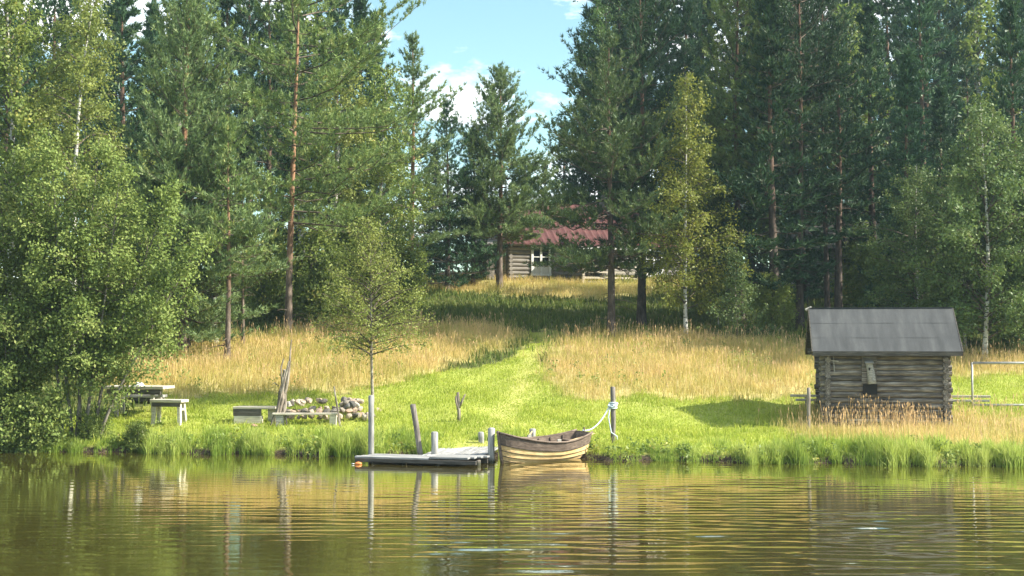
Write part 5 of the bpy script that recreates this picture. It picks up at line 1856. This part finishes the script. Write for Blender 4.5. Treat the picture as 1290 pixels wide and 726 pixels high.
# porch
px0, px1 = xat(715, 68.5) - cot.location.x, xat(800, 68.5) - cot.location.x
PDp = 2.0
for k in range(3):
    xx = px0 + 0.1 + (px1 - px0 - 0.2) * k / 2
    MB().box((xx, -PDp, 0.8), (0.12, 0.12, 2.2)).build('porch_post', MATS['pale_wood'], cot)
for (xa, xb) in ((px0 + 0.16, (px0 + px1) / 2 - 0.06), ((px0 + px1) / 2 + 0.06, px1 - 0.16)):
    for zz in (0.25, 0.55, 0.85):
        MB().box(((xa + xb) / 2, -PDp, zz), (xb - xa, 0.04, 0.1)).build('porch_rail', MATS['pale_wood'], cot)
V_ = [(px0 - 0.3, -PDp - 0.35, 1.86), (px1 + 0.3, -PDp - 0.35, 1.86), (px1 + 0.3, -0.12, 2.42), (px0 - 0.3, -0.12, 2.42)]
MB().add(V_ + [(a_, b_, c_ - 0.07) for a_, b_, c_ in V_], [(0, 1, 2, 3), (4, 5, 6, 7), (0, 1, 5, 4), (1, 2, 6, 5), (2, 3, 7, 6), (3, 0, 4, 7)]).build('porch_roof', MATS['red_roof'], cot)
MB().box(((px0 + px1) / 2, -PDp - 0.36, 1.76), (px1 - px0 + 0.6, 0.03, 0.13)).build('porch_fascia', MATS['white_paint'], cot)
MB().box(((px0 + px1) / 2, -PDp / 2, 0.02), (px1 - px0, PDp, 0.1)).build('porch_floor', MATS['grey_wood'], cot)
dr = MB().box(((px0 + px1) / 2, -0.14, 1.1), (0.9, 0.06, 2.0)).build('door', MATS['dark_wood'], cot)
MB().box(((px0 + px1) / 2 + 0.36, -0.19, 1.05), (0.03, 0.05, 0.14)).build('handle', MATS['galvanised_pipe'], dr)
# board lean-to at its left end
lx0, lx1 = xat(604, 70) - cot.location.x, -CL / 2 - 0.2
for k in range(7):
    if k in (3, 4):
        continue
    w_ = (lx1 - lx0) / 7
    MB().box((lx0 + w_ * (k + 0.5), 0.05, 0.95), (w_ - 0.02, 0.04, 1.95 + 0.05 * (k % 2))).build('lean_to_board', MATS['house_log'], cot)
MB().box(((lx0 + lx1) / 2, 1.9, 0.95), (lx1 - lx0, 0.05, 1.9)).build('lean_to_back', MATS['dark_wood'], cot)
V_ = [(lx0 - 0.2, -0.3, 1.95), (lx1, -0.3, 2.15), (lx1, 2.3, 2.55), (lx0 - 0.2, 2.3, 2.35)]
MB().add(V_ + [(a_, b_, c_ - 0.07) for a_, b_, c_ in V_], [(0, 1, 2, 3), (4, 5, 6, 7), (0, 1, 5, 4), (1, 2, 6, 5), (2, 3, 7, 6), (3, 0, 4, 7)]).build('lean_to_roof', MATS['grey_wood'], cot)

# hay-drying rack of leaning poles left of the cottage
hr = thing('pole_rack', 'rack of pale leaning poles in the shade left of the cottage', 'rack', (xat(548, 68.5), 68.5, hz(xat(548, 68.5), 68.5)))
for (a_, b_) in ((-0.75, -0.45), (-0.15, -0.45), (0.55, 0.75), (1.05, 0.75), (0.7, 0.72)):
    MB().tube([(a_, 0.1 * (a_ - b_), -0.1), (b_, 0, 1.5)], 0.05, 7).build('pole', MATS['pale_wood'], hr)
MB().tube([(-0.9, -0.09, 1.15), (1.2, -0.09, 1.25)], 0.045, 7).build('crossbar', MATS['grey_wood'], hr)
MB().tube([(-0.9, -0.10, 0.55), (1.2, -0.10, 0.6)], 0.04, 7).build('crossbar', MATS['grey_wood'], hr)

# old log barn deep in the shade above the shed
bnx, bny = xat(1040, 64.5), 64.5
barn = thing('log_barn', 'old grey log barn deep in the shade of the trees above the shed roof', 'barn', (bnx, bny, hz(bnx, bny) - 0.1), R(-14))
mb = MB()
for k in range(11):
    z_ = 0.12 + k * 0.22
    for (y_, n_) in ((0, 0), (3.6, 1)):
        mb.tube([(-2.4, y_, z_), (2.4, y_, z_)], 0.115, 8)
    for x_ in (-2.15, 2.15):
        mb.tube([(x_, -0.25, z_ + 0.11), (x_, 3.85, z_ + 0.11)], 0.112, 8)
o_ = mb.build('log_wall', MATS['grey_wood'], barn)
o_['kind'] = 'stuff'
for s in (-1, 1):
    yr, ye = 1.8, (-0.5 if s < 0 else 4.1)
    V_ = [(-2.7, yr, 3.9), (2.7, yr, 3.9), (2.7, ye, 2.45), (-2.7, ye, 2.45)]
    MB().add(V_ + [(a_, b_, c_ - 0.08) for a_, b_, c_ in V_], [(0, 1, 2, 3), (4, 5, 6, 7), (0, 1, 5, 4), (1, 2, 6, 5), (2, 3, 7, 6), (3, 0, 4, 7)]).build('roof', MATS['dark_wood'], barn)
# ------------------------------------------------------------------ thin air volume added to imitate lens haze
hm = bpy.data.materials.new('haze_air')
hm.use_nodes = True
t = NT(hm.node_tree)
t.n.clear()
out = t.node('ShaderNodeOutputMaterial')
pv = t.node('ShaderNodeVolumePrincipled', {'Color': (0.62, 0.84, 1.0, 1), 'Density': 0.0004, 'Anisotropy': 0.25})
t.l.new(pv.outputs[0], out.inputs['Volume'])
hb = MB().box((0, 45, 17.5), (1300, 900, 46)).build('haze', hm)
tag(hb, 'thin pale summer haze in the air over lake and slope', kind='stuff')
print('blades', N_DRY, N_LAWN, 'tris', sum(len(me.loops) - 2 * len(me.polygons) for me in bpy.data.meshes))
